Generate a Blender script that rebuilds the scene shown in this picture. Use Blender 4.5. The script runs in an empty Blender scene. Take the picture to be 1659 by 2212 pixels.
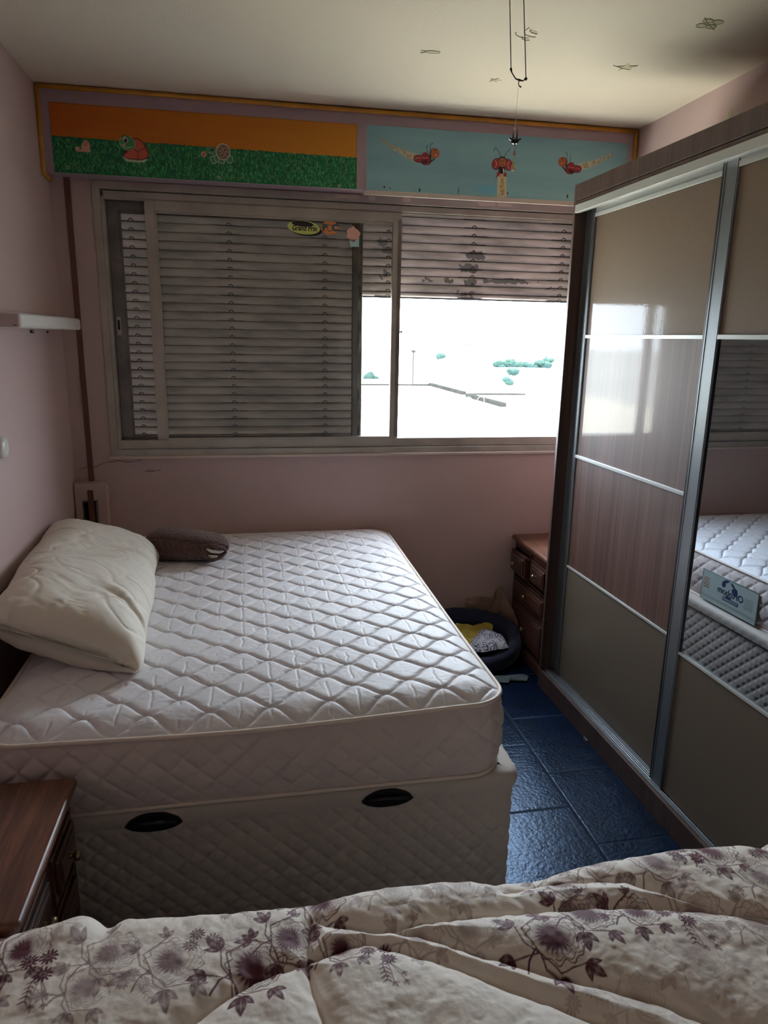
import bpy, bmesh, math
import numpy as np
from mathutils import Vector, Matrix

COL = bpy.context.scene.collection
PI = math.pi

# ------------------------------------------------------------------ helpers
def s2l(c):
    return tuple(((x/12.92) if x <= .04045 else ((x+.055)/1.055)**2.4) for x in c)
def rgb(r, g, b): return s2l((r/255., g/255., b/255.))

def tag(o, label=None, cat=None, group=None, kind=None):
    if label: o['label'] = label
    if cat: o['category'] = cat
    if group: o['group'] = group
    if kind: o['kind'] = kind
    return o

def empty(name, loc, rz=0, label=None, cat=None, group=None):
    o = bpy.data.objects.new(name, None); COL.objects.link(o)
    o.location = loc; o.rotation_euler = (0, 0, rz)
    o.empty_display_size = .05
    return tag(o, label, cat, group)

def link(name, me, mat, parent=None):
    o = bpy.data.objects.new(name, me); COL.objects.link(o)
    if mat is not None and len(me.materials) == 0: me.materials.append(mat)
    if parent: o.parent = parent
    return o

def mk(name, V, F, mat, parent=None, smooth=True, col=None, att='paint', uv=None):
    V = np.asarray(V, np.float32).reshape(-1, 3); F = np.asarray(F, np.int32); k = F.shape[1]
    me = bpy.data.meshes.new(name)
    me.vertices.add(len(V)); me.vertices.foreach_set('co', V.ravel())
    me.loops.add(F.size); me.loops.foreach_set('vertex_index', F.ravel())
    me.polygons.add(len(F)); me.polygons.foreach_set('loop_start', np.arange(0, F.size, k, dtype=np.int32))
    try: me.polygons.foreach_set('loop_total', np.full(len(F), k, np.int32))
    except Exception: pass
    me.polygons.foreach_set('use_smooth', np.full(len(F), smooth, bool))
    if col is not None:
        c = np.ones((len(V), 4), np.float32); c[:, :col.shape[-1]] = col.reshape(len(V), -1)
        a = me.attributes.new(att, 'FLOAT_COLOR', 'POINT'); a.data.foreach_set('color', c.ravel())
    me.update(calc_edges=True); me.validate()
    return link(name, me, mat, parent)

def gridF(nu, nv, cu=False, cv=False):
    i = np.arange(nu if cu else nu-1); j = np.arange(nv if cv else nv-1)
    I, J = np.meshgrid(i, j, indexing='ij'); I2 = (I+1) % nu; J2 = (J+1) % nv
    return np.stack([I*nv+J, I2*nv+J, I2*nv+J2, I*nv+J2], -1).reshape(-1, 4)

class MB:
    """collects boxes, tubes and lathes into one mesh"""
    def __init__(s): s.bm = bmesh.new()
    def box(s, x0, x1, y0, y1, z0, z1, bev=0.0, seg=2):
        M = Matrix.Translation(((x0+x1)/2, (y0+y1)/2, (z0+z1)/2)) @ Matrix.Diagonal((x1-x0, y1-y0, z1-z0, 1))
        r = bmesh.ops.create_cube(s.bm, size=1, matrix=M)
        if bev > 0:
            es = list({e for v in r['verts'] for e in v.link_edges})
            bmesh.ops.bevel(s.bm, geom=es, offset=bev, segments=seg, affect='EDGES', profile=.5)
        return s
    def tube(s, pts, r, n=8, closed=False, caps=True):
        pts = [Vector(p) for p in pts]; m = len(pts); rings = []
        rr = r if hasattr(r, '__len__') else [r]*m
        prev = None
        for i, p in enumerate(pts):
            if closed: d = pts[(i+1) % m]-pts[i-1]
            else: d = pts[min(i+1, m-1)]-pts[max(i-1, 0)]
            d.normalize()
            if prev is None:
                a = Vector((0, 0, 1)) if abs(d.z) < .9 else Vector((1, 0, 0))
                u = d.cross(a).normalized()
            else:
                u = (prev-d*prev.dot(d)).normalized()
            prev = u; w = d.cross(u)
            rings.append([s.bm.verts.new(p+(u*math.cos(2*PI*k/n)+w*math.sin(2*PI*k/n))*rr[i]) for k in range(n)])
        for i in range(m if closed else m-1):
            a, b = rings[i], rings[(i+1) % m]
            for k in range(n):
                f = s.bm.faces.new((a[k], a[(k+1) % n], b[(k+1) % n], b[k])); f.smooth = True
        if not closed and caps:
            s.bm.faces.new(rings[0][::-1]); s.bm.faces.new(rings[-1])
        return s
    def lathe(s, prof, M=Matrix(), n=24):
        rings = [[s.bm.verts.new(M @ Vector((r*math.cos(2*PI*k/n), r*math.sin(2*PI*k/n), z))) for k in range(n)] for r, z in prof]
        for a, b in zip(rings[:-1], rings[1:]):
            for k in range(n):
                f = s.bm.faces.new((a[k], a[(k+1) % n], b[(k+1) % n], b[k])); f.smooth = True
        s.bm.faces.new(rings[0][::-1]); s.bm.faces.new(rings[-1]); return s
    def prism(s, poly, axis, a, b):
        def P(p, t):
            if axis == 'y': return (p[0], t, p[1])
            if axis == 'x': return (t, p[0], p[1])
            return (p[0], p[1], t)
        A = [s.bm.verts.new(P(p, a)) for p in poly]; B = [s.bm.verts.new(P(p, b)) for p in poly]
        n = len(poly)
        s.bm.faces.new(A[::-1]); s.bm.faces.new(B)
        for i in range(n): s.bm.faces.new((A[i], A[(i+1) % n], B[(i+1) % n], B[i]))
        return s
    def build(s, name, mat, parent=None):
        bmesh.ops.recalc_face_normals(s.bm, faces=s.bm.faces)
        me = bpy.data.meshes.new(name); s.bm.to_mesh(me); s.bm.free()
        return link(name, me, mat, parent)

def bx(name, mat, parent, *a, **k): return MB().box(*a, **k).build(name, mat, parent)

# value noise
_rng = np.random.RandomState(7)
_tab = _rng.rand(64, 64, 16).astype(np.float32)
def vnoise(x, y, z=0.0):
    x = np.asarray(x, float); y = np.asarray(y, float); z = np.zeros_like(x)+z
    xi = np.floor(x).astype(int); yi = np.floor(y).astype(int); zi = np.floor(z).astype(int)
    fx = x-xi; fy = y-yi; fz = z-zi
    fx = fx*fx*(3-2*fx); fy = fy*fy*(3-2*fy); fz = fz*fz*(3-2*fz)
    def T(a, b, c): return _tab[(xi+a) % 64, (yi+b) % 64, (zi+c) % 16]
    r = 0
    for a in (0, 1):
        for b in (0, 1):
            for c in (0, 1):
                r = r+T(a, b, c)*(fx if a else 1-fx)*(fy if b else 1-fy)*(fz if c else 1-fz)
    return r*2-1
def fbm(x, y, z=0.0, o=4):
    r = 0; a = 1; t = 0
    for i in range(o): r = r+a*vnoise(x*2**i+i*7.3, y*2**i+i*3.1, z); t += a; a *= .5
    return r/t
def sst(a, b, x):
    t = np.clip((x-a)/(b-a), 0, 1); return t*t*(3-2*t)

# ------------------------------------------------------------------ materials
def newmat(name):
    m = bpy.data.materials.new(name); m.use_nodes = True
    nt = m.node_tree; b = nt.nodes['Principled BSDF']; return m, nt, b
def N(nt, t, **k):
    n = nt.nodes.new(t)
    for a, v in k.items():
        if a.startswith('i_'): n.inputs[a[2:].replace('_', ' ')].default_value = v
        else: setattr(n, a, v)
    return n
def pm(name, c, rough=.6, metal=0, spec=.5, coat=0, coatr=.05, var=0, vscale=8, bump=0, bscale=60, stretch=(1, 1, 1), c2=None, sheen=0, bdist=.002):
    m, nt, b = newmat(name)
    b.inputs['Base Color'].default_value = (*c, 1); b.inputs['Roughness'].default_value = rough
    b.inputs['Metallic'].default_value = metal; b.inputs['Specular IOR Level'].default_value = spec
    b.inputs['Coat Weight'].default_value = coat; b.inputs['Coat Roughness'].default_value = coatr
    if sheen: b.inputs['Sheen Weight'].default_value = sheen
    tc = N(nt, 'ShaderNodeTexCoord'); mp = N(nt, 'ShaderNodeMapping'); mp.inputs['Scale'].default_value = stretch
    nt.links.new(tc.outputs['Object'], mp.inputs['Vector'])
    if var or c2:
        n = N(nt, 'ShaderNodeTexNoise'); n.inputs['Scale'].default_value = vscale; n.inputs['Detail'].default_value = 6
        nt.links.new(mp.outputs['Vector'], n.inputs['Vector'])
        r = N(nt, 'ShaderNodeValToRGB'); e = r.color_ramp.elements
        d = c2 if c2 else tuple(x*(1-var) for x in c)
        e[0].position = .35; e[0].color = (*d, 1); e[1].position = .65; e[1].color = (*c, 1)
        nt.links.new(n.outputs['Fac'], r.inputs['Fac']); nt.links.new(r.outputs['Color'], b.inputs['Base Color'])
    if bump:
        n = N(nt, 'ShaderNodeTexNoise'); n.inputs['Scale'].default_value = bscale; n.inputs['Detail'].default_value = 5
        nt.links.new(mp.outputs['Vector'], n.inputs['Vector'])
        bn = N(nt, 'ShaderNodeBump'); bn.inputs['Strength'].default_value = bump; bn.inputs['Distance'].default_value = bdist
        nt.links.new(n.outputs['Fac'], bn.inputs['Height']); nt.links.new(bn.outputs['Normal'], b.inputs['Normal'])
        if coat: nt.links.new(bn.outputs['Normal'], b.inputs['Coat Normal'])
    return m
def paintmat(name, rough=.6, bump=.15, att='paint', bscale=300):
    m, nt, b = newmat(name); b.inputs['Roughness'].default_value = rough
    a = N(nt, 'ShaderNodeAttribute', attribute_name=att); nt.links.new(a.outputs['Color'], b.inputs['Base Color'])
    n = N(nt, 'ShaderNodeTexNoise'); n.inputs['Scale'].default_value = bscale
    tc = N(nt, 'ShaderNodeTexCoord'); nt.links.new(tc.outputs['Object'], n.inputs['Vector'])
    bn = N(nt, 'ShaderNodeBump'); bn.inputs['Strength'].default_value = bump; bn.inputs['Distance'].default_value = .001
    nt.links.new(n.outputs['Fac'], bn.inputs['Height']); nt.links.new(bn.outputs['Normal'], b.inputs['Normal'])
    return m
def woodmat(name, ca, cb, stretch, scale=6, rough=.4, coat=0.0, bump=.1, coatr=.06):
    """streaky grain: noise squeezed across the grain"""
    m, nt, b = newmat(name)
    tc = N(nt, 'ShaderNodeTexCoord'); mp = N(nt, 'ShaderNodeMapping'); mp.inputs['Scale'].default_value = stretch
    nt.links.new(tc.outputs['Object'], mp.inputs['Vector'])
    n1 = N(nt, 'ShaderNodeTexNoise'); n1.inputs['Scale'].default_value = scale; n1.inputs['Detail'].default_value = 8; n1.inputs['Roughness'].default_value = .65
    n2 = N(nt, 'ShaderNodeTexNoise'); n2.inputs['Scale'].default_value = scale*.25; n2.inputs['Detail'].default_value = 3
    for n in (n1, n2): nt.links.new(mp.outputs['Vector'], n.inputs['Vector'])
    mx = N(nt, 'ShaderNodeMath', operation='ADD'); nt.links.new(n1.outputs['Fac'], mx.inputs[0]); nt.links.new(n2.outputs['Fac'], mx.inputs[1])
    r = N(nt, 'ShaderNodeValToRGB'); e = r.color_ramp.elements
    e[0].position = .38; e[0].color = (*ca, 1); e[1].position = .66; e[1].color = (*cb, 1)
    hf = N(nt, 'ShaderNodeMath', operation='MULTIPLY'); hf.inputs[1].default_value = .5
    nt.links.new(mx.outputs[0], hf.inputs[0]); nt.links.new(hf.outputs[0], r.inputs['Fac'])
    nt.links.new(r.outputs['Color'], b.inputs['Base Color'])
    b.inputs['Roughness'].default_value = rough; b.inputs['Coat Weight'].default_value = coat; b.inputs['Coat Roughness'].default_value = coatr
    bn = N(nt, 'ShaderNodeBump'); bn.inputs['Strength'].default_value = bump; bn.inputs['Distance'].default_value = .001
    nt.links.new(n1.outputs['Fac'], bn.inputs['Height']); nt.links.new(bn.outputs['Normal'], b.inputs['Normal'])
    if coat:
        n3 = N(nt, 'ShaderNodeTexNoise'); n3.inputs['Scale'].default_value = 110; n3.inputs['Detail'].default_value = 2
        nt.links.new(tc.outputs['Object'], n3.inputs['Vector'])
        b2 = N(nt, 'ShaderNodeBump'); b2.inputs['Strength'].default_value = .035; b2.inputs['Distance'].default_value = .002
        nt.links.new(n3.outputs['Fac'], b2.inputs['Height']); nt.links.new(b2.outputs['Normal'], b.inputs['Coat Normal'])
    return m

PINK = rgb(192, 168, 164)
M = {}
M['wall'] = pm('pink_plaster', PINK, .75, var=.05, vscale=1.5, bump=.25, bscale=160)
M['ceil'] = pm('ceiling_paint', rgb(216, 206, 188), .8, var=.04, vscale=1.2, bump=.5, bscale=120)
M['box'] = pm('lilac_paint', rgb(172, 150, 158), .7, var=.04, vscale=3, bump=.15, bscale=160)
M['yellow'] = pm('yellow_paint', rgb(205, 145, 50), .5, var=.25, vscale=14, bump=.2, bscale=90)
M['alu'] = pm('aged_aluminium', rgb(176, 168, 158), .5, metal=.25, var=.2, vscale=7, bump=.15, bscale=120)
M['alu_dark'] = pm('weathered_aluminium', rgb(128, 121, 116), .55, metal=.2, var=.4, vscale=9, bump=.3, bscale=90)
M['sill'] = pm('white_sill', rgb(200, 185, 175), .5, var=.08, vscale=10)
M['strap'] = pm('brown_strap', rgb(108, 72, 58), .8, bump=.3, bscale=400)
M['white_plastic'] = pm('white_plastic', rgb(215, 212, 208), .35)
M['shaded_plastic'] = pm('shaded_end_plastic', rgb(190, 170, 170), .4)  # duller tone carries the shade on the fixture's near end face
M['black'] = pm('black_plastic', (.006, .006, .008), .35)
M['dark'] = pm('dark_void', (.012, .010, .010), .8)
M['silver'] = pm('brushed_silver', rgb(190, 192, 190), .3, metal=.85, bump=.04, bscale=200, stretch=(1, 1, .05))
M['silver_w'] = pm('satin_trim', rgb(205, 208, 205), .35, metal=.3)
M['stile'] = pm('anodised_stile', rgb(140, 146, 150), .35, metal=.75, bump=.05, bscale=200)
M['wwood'] = woodmat('wardrobe_wood', rgb(62, 44, 39), rgb(94, 73, 66), (14, 14, .35), 5, .5, 0, .15)
M['wwood_g'] = woodmat('gloss_wardrobe_wood', rgb(74, 48, 41), rgb(112, 80, 68), (14, 14, .35), 5, .6, .32, .05, .03)
M['linen_g'] = pm('gloss_linen_panel', rgb(126, 108, 92), .6, spec=.15, coat=.32, coatr=.03, var=.12, vscale=220, bump=.06, bscale=110, stretch=(1, 1, 1))
M['taupe_g'] = pm('gloss_taupe_panel', rgb(110, 99, 86), .5, spec=.2, coat=.35, coatr=.12, var=.03, vscale=3, bump=.02, bscale=100)
M['rosewood'] = woodmat('rosewood', rgb(52, 30, 25), rgb(92, 58, 46), (3, 26, 3), 3, .38, .25, .12, .2)
M['rosewood_y'] = woodmat('rosewood_long', rgb(84, 50, 36), rgb(132, 86, 62), (3, 30, 3), 3, .4, .2, .12, .2)
M['brass'] = pm('tarnished_brass', rgb(150, 130, 100), .3, metal=1)
M['mat_fab'] = pm('mattress_fabric', rgb(226, 223, 226), .6, bump=.12, bscale=600, sheen=.15)
M['mat_side'] = pm('mattress_border', rgb(205, 190, 184), .7, bump=.2, bscale=400, stretch=(1, 1, 6))
M['pipe'] = pm('piping', rgb(220, 205, 192), .6)
M['base_fab'] = pm('bed_base_fabric', rgb(186, 174, 164), .75, bump=.25, bscale=500)
M['pillow'] = pm('cream_cotton', rgb(222, 214, 200), .75, bump=.12, bscale=500, sheen=.1)
M['fleece'] = pm('brown_fleece', rgb(104, 70, 60), .95, var=.5, vscale=160, bump=1, bscale=260, sheen=.3, bdist=.006)
M['lining'] = pm('pale_lining', rgb(205, 195, 185), .8)
M['seam'] = pm('seam_thread', rgb(150, 105, 90), .9)
M['navy'] = pm('navy_fabric', rgb(24, 30, 62), .85, var=.2, vscale=20, bump=.3, bscale=300, sheen=.2)
M['mustard'] = pm('mustard_cloth', rgb(176, 158, 62), .85, c2=rgb(150, 128, 44), vscale=9, bump=.3, bscale=300)
M['beige_cloth'] = pm('beige_cloth', rgb(158, 132, 112), .85, var=.3, vscale=12, bump=.3, bscale=200)
M['grey_cloth'] = pm('grey_cloth', rgb(74, 82, 84), .9, bump=.3, bscale=200)
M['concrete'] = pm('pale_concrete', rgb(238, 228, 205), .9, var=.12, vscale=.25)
M['concrete_d'] = pm('dark_shaded_concrete', (.019, .019, .018), .95, spec=.0, var=.3, vscale=2)  # near black: holds the parapets' shade, also colours the mast and sign posts
M['rust'] = pm('vent_pipe', (.03, .022, .018), .7)
M['house'] = pm('pale_render', rgb(235, 235, 232), .9, var=.1, vscale=.4)
M['house_win'] = pm('house_window', (.03, .035, .035), .5)
M['ground'] = pm('city_ground', rgb(190, 188, 178), .95, var=.15, vscale=.01)
M['leaf'] = pm('tree_leaves', (.016, .031, .022), .9, spec=.1, c2=(.009, .021, .024), vscale=.25, bump=1, bscale=2)
M['trunk'] = pm('tree_bark', rgb(70, 60, 50), .9)
M['signred'] = pm('red_sign', (.030, .013, .014), .7)
M['residue'] = pm('sticker_residue', rgb(182, 178, 146), .7, var=.2, vscale=60)
M['residue_d'] = pm('sticker_outline', rgb(146, 141, 108), .7)
M['cord'] = pm('dark_cord', rgb(58, 46, 40), .8, bump=.5, bscale=900)
M['thread'] = pm('clear_thread', rgb(170, 165, 150), .4)
M['bead'] = pm('pearl_bead', rgb(226, 205, 190), .25, spec=.7)
M['drop'] = pm('gold_drop', rgb(226, 205, 150), .3, spec=.7, var=.2, vscale=80)
M['ornament'] = pm('black_ornament', rgb(28, 26, 32), .3)
M['ornament_w'] = pm('grey_ornament', rgb(190, 195, 195), .3)
M['shell_dark'] = pm('shell_slit', rgb(110, 60, 30), .6)
M['crack'] = pm('wall_crack', rgb(78, 48, 44), .9)
M['hole'] = pm('wall_plug', rgb(46, 26, 26), .8)

def peel_mat():
    """shutter paint: dirty mauve white with flakes gone to the dark base on the lower right slats"""
    m, nt, b = newmat('shutter_paint'); b.inputs['Roughness'].default_value = .6
    g = N(nt, 'ShaderNodeNewGeometry'); sp = N(nt, 'ShaderNodeSeparateXYZ'); nt.links.new(g.outputs['Position'], sp.inputs[0])
    def noise(sc, det=4, st=(1, 1, 1)):
        mp = N(nt, 'ShaderNodeMapping'); mp.inputs['Scale'].default_value = st; nt.links.new(g.outputs['Position'], mp.inputs['Vector'])
        n = N(nt, 'ShaderNodeTexNoise'); n.inputs['Scale'].default_value = sc; n.inputs['Detail'].default_value = det
        nt.links.new(mp.outputs['Vector'], n.inputs['Vector']); return n.outputs['Fac']
    def math_(op, a, c):
        n = N(nt, 'ShaderNodeMath', operation=op)
        for i, v in enumerate((a, c)):
            if isinstance(v, (int, float)): n.inputs[i].default_value = v
            else: nt.links.new(v, n.inputs[i])
        return n.outputs[0]
    base = N(nt, 'ShaderNodeValToRGB'); e = base.color_ramp.elements
    e[0].position = .3; e[0].color = (*rgb(150, 142, 142), 1); e[1].position = .62; e[1].color = (*rgb(210, 200, 200), 1)
    nt.links.new(noise(5, 6, (1, 1, 5)), base.inputs['Fac'])
    # flake patches: gaussians round where the paint has gone
    tot = None
    for x, z, sx, sz, w in [(2.02, 2.12, .055, .022, 1), (1.99, 2.06, .06, .022, 1), (1.76, 1.99, .035, .018, .8), (1.88, 1.99, .035, .02, .9), (2.0, 1.99, .05, .022, 1), (2.2, 2.0, .14, .016, 1.05),
                            (1.53, 2.17, .03, .025, 1), (1.56, 2.13, .03, .02, 1), (1.97, 1.93, .07, .02, .6), (1.53, 2.02, .05, .03, .6), (2.45, 1.97, .05, .03, .55), (1.98, 1.905, .05, .015, .7)]:
        dx = math_('DIVIDE', math_('SUBTRACT', sp.outputs[0], x), sx); dz = math_('DIVIDE', math_('SUBTRACT', sp.outputs[2], z), sz)
        r2 = math_('ADD', math_('MULTIPLY', dx, dx), math_('MULTIPLY', dz, dz))
        gss = math_('MULTIPLY', math_('EXPONENT', math_('MULTIPLY', r2, -.7), 0), w)
        tot = gss if tot is None else math_('MAXIMUM', tot, gss)
    t = math_('ADD', tot, math_('MULTIPLY', math_('SUBTRACT', noise(38, 6), .5), 1.5))
    msk = N(nt, 'ShaderNodeValToRGB'); e2 = msk.color_ramp.elements
    e2[0].position = .58; e2[0].color = (0, 0, 0, 1); e2[1].position = .6; e2[1].color = (1, 1, 1, 1)
    nt.links.new(t, msk.inputs['Fac'])
    mx = N(nt, 'ShaderNodeMix', data_type='RGBA'); nt.links.new(msk.outputs['Color'], mx.inputs['Factor'])
    nt.links.new(base.outputs['Color'], mx.inputs[6]); mx.inputs[7].default_value = (*rgb(78, 74, 80), 1)
    nt.links.new(mx.outputs[2], b.inputs['Base Color'])
    # thin plastic slats let a little daylight through
    tl = N(nt, 'ShaderNodeBsdfTranslucent'); tl.inputs['Color'].default_value = (.95, .86, .80, 1)
    ms = N(nt, 'ShaderNodeMixShader'); ms.inputs[0].default_value = .066
    nt.links.new(b.outputs[0], ms.inputs[1]); nt.links.new(tl.outputs[0], ms.inputs[2]); nt.links.new(ms.outputs[0], nt.nodes['Material Output'].inputs['Surface'])
    return m
M['shutter'] = peel_mat()

def floor_mat():
    """dark blue slate-look tiles: long columns of staggered tiles with thin joints"""
    m, nt, b = newmat('blue_slate_tiles')
    a = N(nt, 'ShaderNodeAttribute', attribute_name='joint')
    g = N(nt, 'ShaderNodeNewGeometry')
    n = N(nt, 'ShaderNodeTexNoise'); n.inputs['Scale'].default_value = 9; n.inputs['Detail'].default_value = 8
    n2 = N(nt, 'ShaderNodeTexNoise'); n2.inputs['Scale'].default_value = 70; n2.inputs['Detail'].default_value = 6
    for q in (n, n2): nt.links.new(g.outputs['Position'], q.inputs['Vector'])
    r = N(nt, 'ShaderNodeValToRGB'); e = r.color_ramp.elements
    e[0].position = .3; e[0].color = (*rgb(4, 12, 26), 1); e[1].position = .72; e[1].color = (*rgb(9, 24, 50), 1)
    nt.links.new(n.outputs['Fac'], r.inputs['Fac'])
    mx = N(nt, 'ShaderNodeMix', data_type='RGBA'); nt.links.new(a.outputs['Fac'], mx.inputs['Factor'])
    nt.links.new(r.outputs['Color'], mx.inputs[6]); mx.inputs[7].default_value = (*rgb(10, 14, 22), 1)
    nt.links.new(mx.outputs[2], b.inputs['Base Color'])
    mr = N(nt, 'ShaderNodeMapRange'); nt.links.new(a.outputs['Fac'], mr.inputs['Value']); b.inputs['Specular IOR Level'].default_value = .36; b.inputs['Specular Tint'].default_value = (.30, .58, 1, 1); mr.inputs['To Min'].default_value = .26; mr.inputs['To Max'].default_value = .9; nt.links.new(mr.outputs['Result'], b.inputs['Roughness'])
    ad = N(nt, 'ShaderNodeMath', operation='MULTIPLY_ADD'); ad.inputs[1].default_value = .6
    nt.links.new(n2.outputs['Fac'], ad.inputs[0]); nt.links.new(n.outputs['Fac'], ad.inputs[2])
    bn = N(nt, 'ShaderNodeBump'); bn.inputs['Strength'].default_value = .5; bn.inputs['Distance'].default_value = .006
    nt.links.new(ad.outputs[0], bn.inputs['Height']); nt.links.new(bn.outputs['Normal'], b.inputs['Normal'])
    return m
M['floor'] = floor_mat()
def glass_mat():
    m = bpy.data.materials.new('window_glass'); m.use_nodes = True; nt = m.node_tree
    nt.nodes.remove(nt.nodes['Principled BSDF']); out = nt.nodes['Material Output']
    tr = N(nt, 'ShaderNodeBsdfTransparent'); tr.inputs['Color'].default_value = (.93, .93, .91, 1)
    gl = N(nt, 'ShaderNodeBsdfGlossy'); gl.inputs['Roughness'].default_value = .03
    df = N(nt, 'ShaderNodeBsdfDiffuse'); df.inputs['Color'].default_value = (.5, .5, .48, 1)
    m0 = N(nt, 'ShaderNodeMixShader'); m0.inputs[0].default_value = .03
    nt.links.new(tr.outputs[0], m0.inputs[1]); nt.links.new(df.outputs[0], m0.inputs[2])
    fr = N(nt, 'ShaderNodeFresnel'); fr.inputs['IOR'].default_value = 1.45
    ms = N(nt, 'ShaderNodeMixShader'); nt.links.new(fr.outputs[0], ms.inputs[0])
    nt.links.new(m0.outputs[0], ms.inputs[1]); nt.links.new(gl.outputs[0], ms.inputs[2]); nt.links.new(ms.outputs[0], out.inputs['Surface'])
    return m
M['glass'] = glass_mat()
M['mirror'] = pm('mirror_silver', (.58, .65, .72), .015, metal=1)

# ------------------------------------------------------------------ room shell
H = 2.709; W = 2.752; BK = -4.6; TH = .16
WX0, WX1, WZ0, WZ1 = .178, 2.60, 1.113, 2.362       # window opening
def struct(name, o): o.name = name; return tag(o, kind='structure')

# floor with joints
xs = np.arange(-.0, W+.004, .0046); ys = np.arange(BK, .001, .0046)
X, Y = np.meshgrid(xs, ys, indexing='ij')
TW = .42; col_i = np.floor((X-1.99)/TW); dx = np.abs(((X-1.99)/TW)-np.round((X-1.99)/TW))*TW
off = np.where(col_i.astype(int) % 2 == 0, -1.255, -1.045)
q = (Y-off)/TW; dy = np.abs(q-np.round(q))*TW
j = 1-sst(.0018, .0045, np.minimum(dx, dy))
fl = mk('floor', np.stack([X, Y, -.0015*j], -1), gridF(len(xs), len(ys)), M['floor'], col=np.repeat(j[..., None], 3, -1), att='joint')
struct('floor', fl)
struct('floor_slab', bx('floor_slab', M['ceil'], None, -TH, W+TH, BK-TH, TH, -.25, -.004))
struct('ceiling', bx('ceiling', M['ceil'], None, -TH, W+TH, BK-TH, TH, H, H+.2))
struct('wall_left', bx('wall_left', M['wall'], None, -TH, 0, BK-TH, TH, -.004, H))
struct('wall_right', bx('wall_right', M['wall'], None, W, W+TH, BK-TH, TH, -.004, H))
struct('wall_rear', bx('wall_rear', M['wall'], None, 0, W, BK-TH, BK, -.004, H))
w = MB()
w.box(0, WX0, 0, TH, -.004, H); w.box(WX1, W, 0, TH, -.004, H)
w.box(WX0, WX1, 0, TH, -.004, WZ0); w.box(WX0, WX1, 0, TH, WZ1, H)
wf = struct('wall_front', w.build('wall_front', M['wall'], None))
# hairline cracks in the plaster, left of and under the window
ck = MB()
for pl in ([(.02, 1.05), (.06, 1.063), (.095, 1.059), (.139, 1.081), (.205, 1.092), (.258, 1.084), (.302, 1.091), (.332, 1.107)],
           [(.318, 1.041), (.336, 1.037), (.354, 1.044), (.376, 1.036), (.404, 1.043)], [(.336, 1.037), (.352, 1.034), (.37, 1.038)]):
    ck.tube([(x, -.0002, z) for x, z in pl], [.0008+.0006*math.sin(i*2.1)**2 for i in range(len(pl))], 5)
ck.build('crack', M['crack'], wf)
# wall plugs and screw under the wall fixture
wl = bpy.data.objects['wall_left']
pg = MB()
for y, z in ((-.507, 1.700), (-.262, 1.699)): pg.lathe([(.0045, 0), (.0045, .004), (.003, .007)], Matrix.Translation((-.001, y, z)) @ Matrix.Rotation(PI/2, 4, 'Y'), 10)
pg.box(-.001, .016, -.513, -.509, 1.694, 1.698).box(0, .012, -.506, -.497, 1.702, 1.705)
pg.build('wall_plug', M['hole'], wl)

# box over the window that houses the roller shutters
BD = .099
sb = MB(); sb.box(.002, W-.002, -BD, 0, 2.366, H-.001, .004)
struct('trim_1', sb.build('trim_1', M['box'], None))
# thin white strip under the right half of the box
st = bx('trim_2', M['sill'], None, 1.395, 2.60, -BD-.006, -BD+.004, 2.345, 2.366, bev=.003); struct('trim_2', st)

# yellow painted conduit framing the box
yc = MB(); r = .0098
yc.tube([(.0105, -.011, 2.352), (.010, -.045, 2.354), (.007, -BD-.006, 2.362), (.0075, -BD-.010, 2.38), (.008, -BD-.010, 2.55), (.009, -BD-.010, H-.013)], r, 10)
yc.tube([(.006, -BD-.010, H-.012), (.5, -BD-.010, H-.011), (1.2, -BD-.011, H-.014), (1.9, -BD-.010, H-.013), (W-.012, -BD-.010, H-.012)], r, 10)
yc.tube([(W-.013, -BD-.010, H-.008), (W-.015, -BD-.010, 2.5), (W-.016, -BD-.010, 2.37)], .0095, 10)
yo = yc.build('conduit', M['yellow'], None); tag(yo, 'yellow painted conduit running round the top and sides of the mural box', 'conduit')

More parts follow.
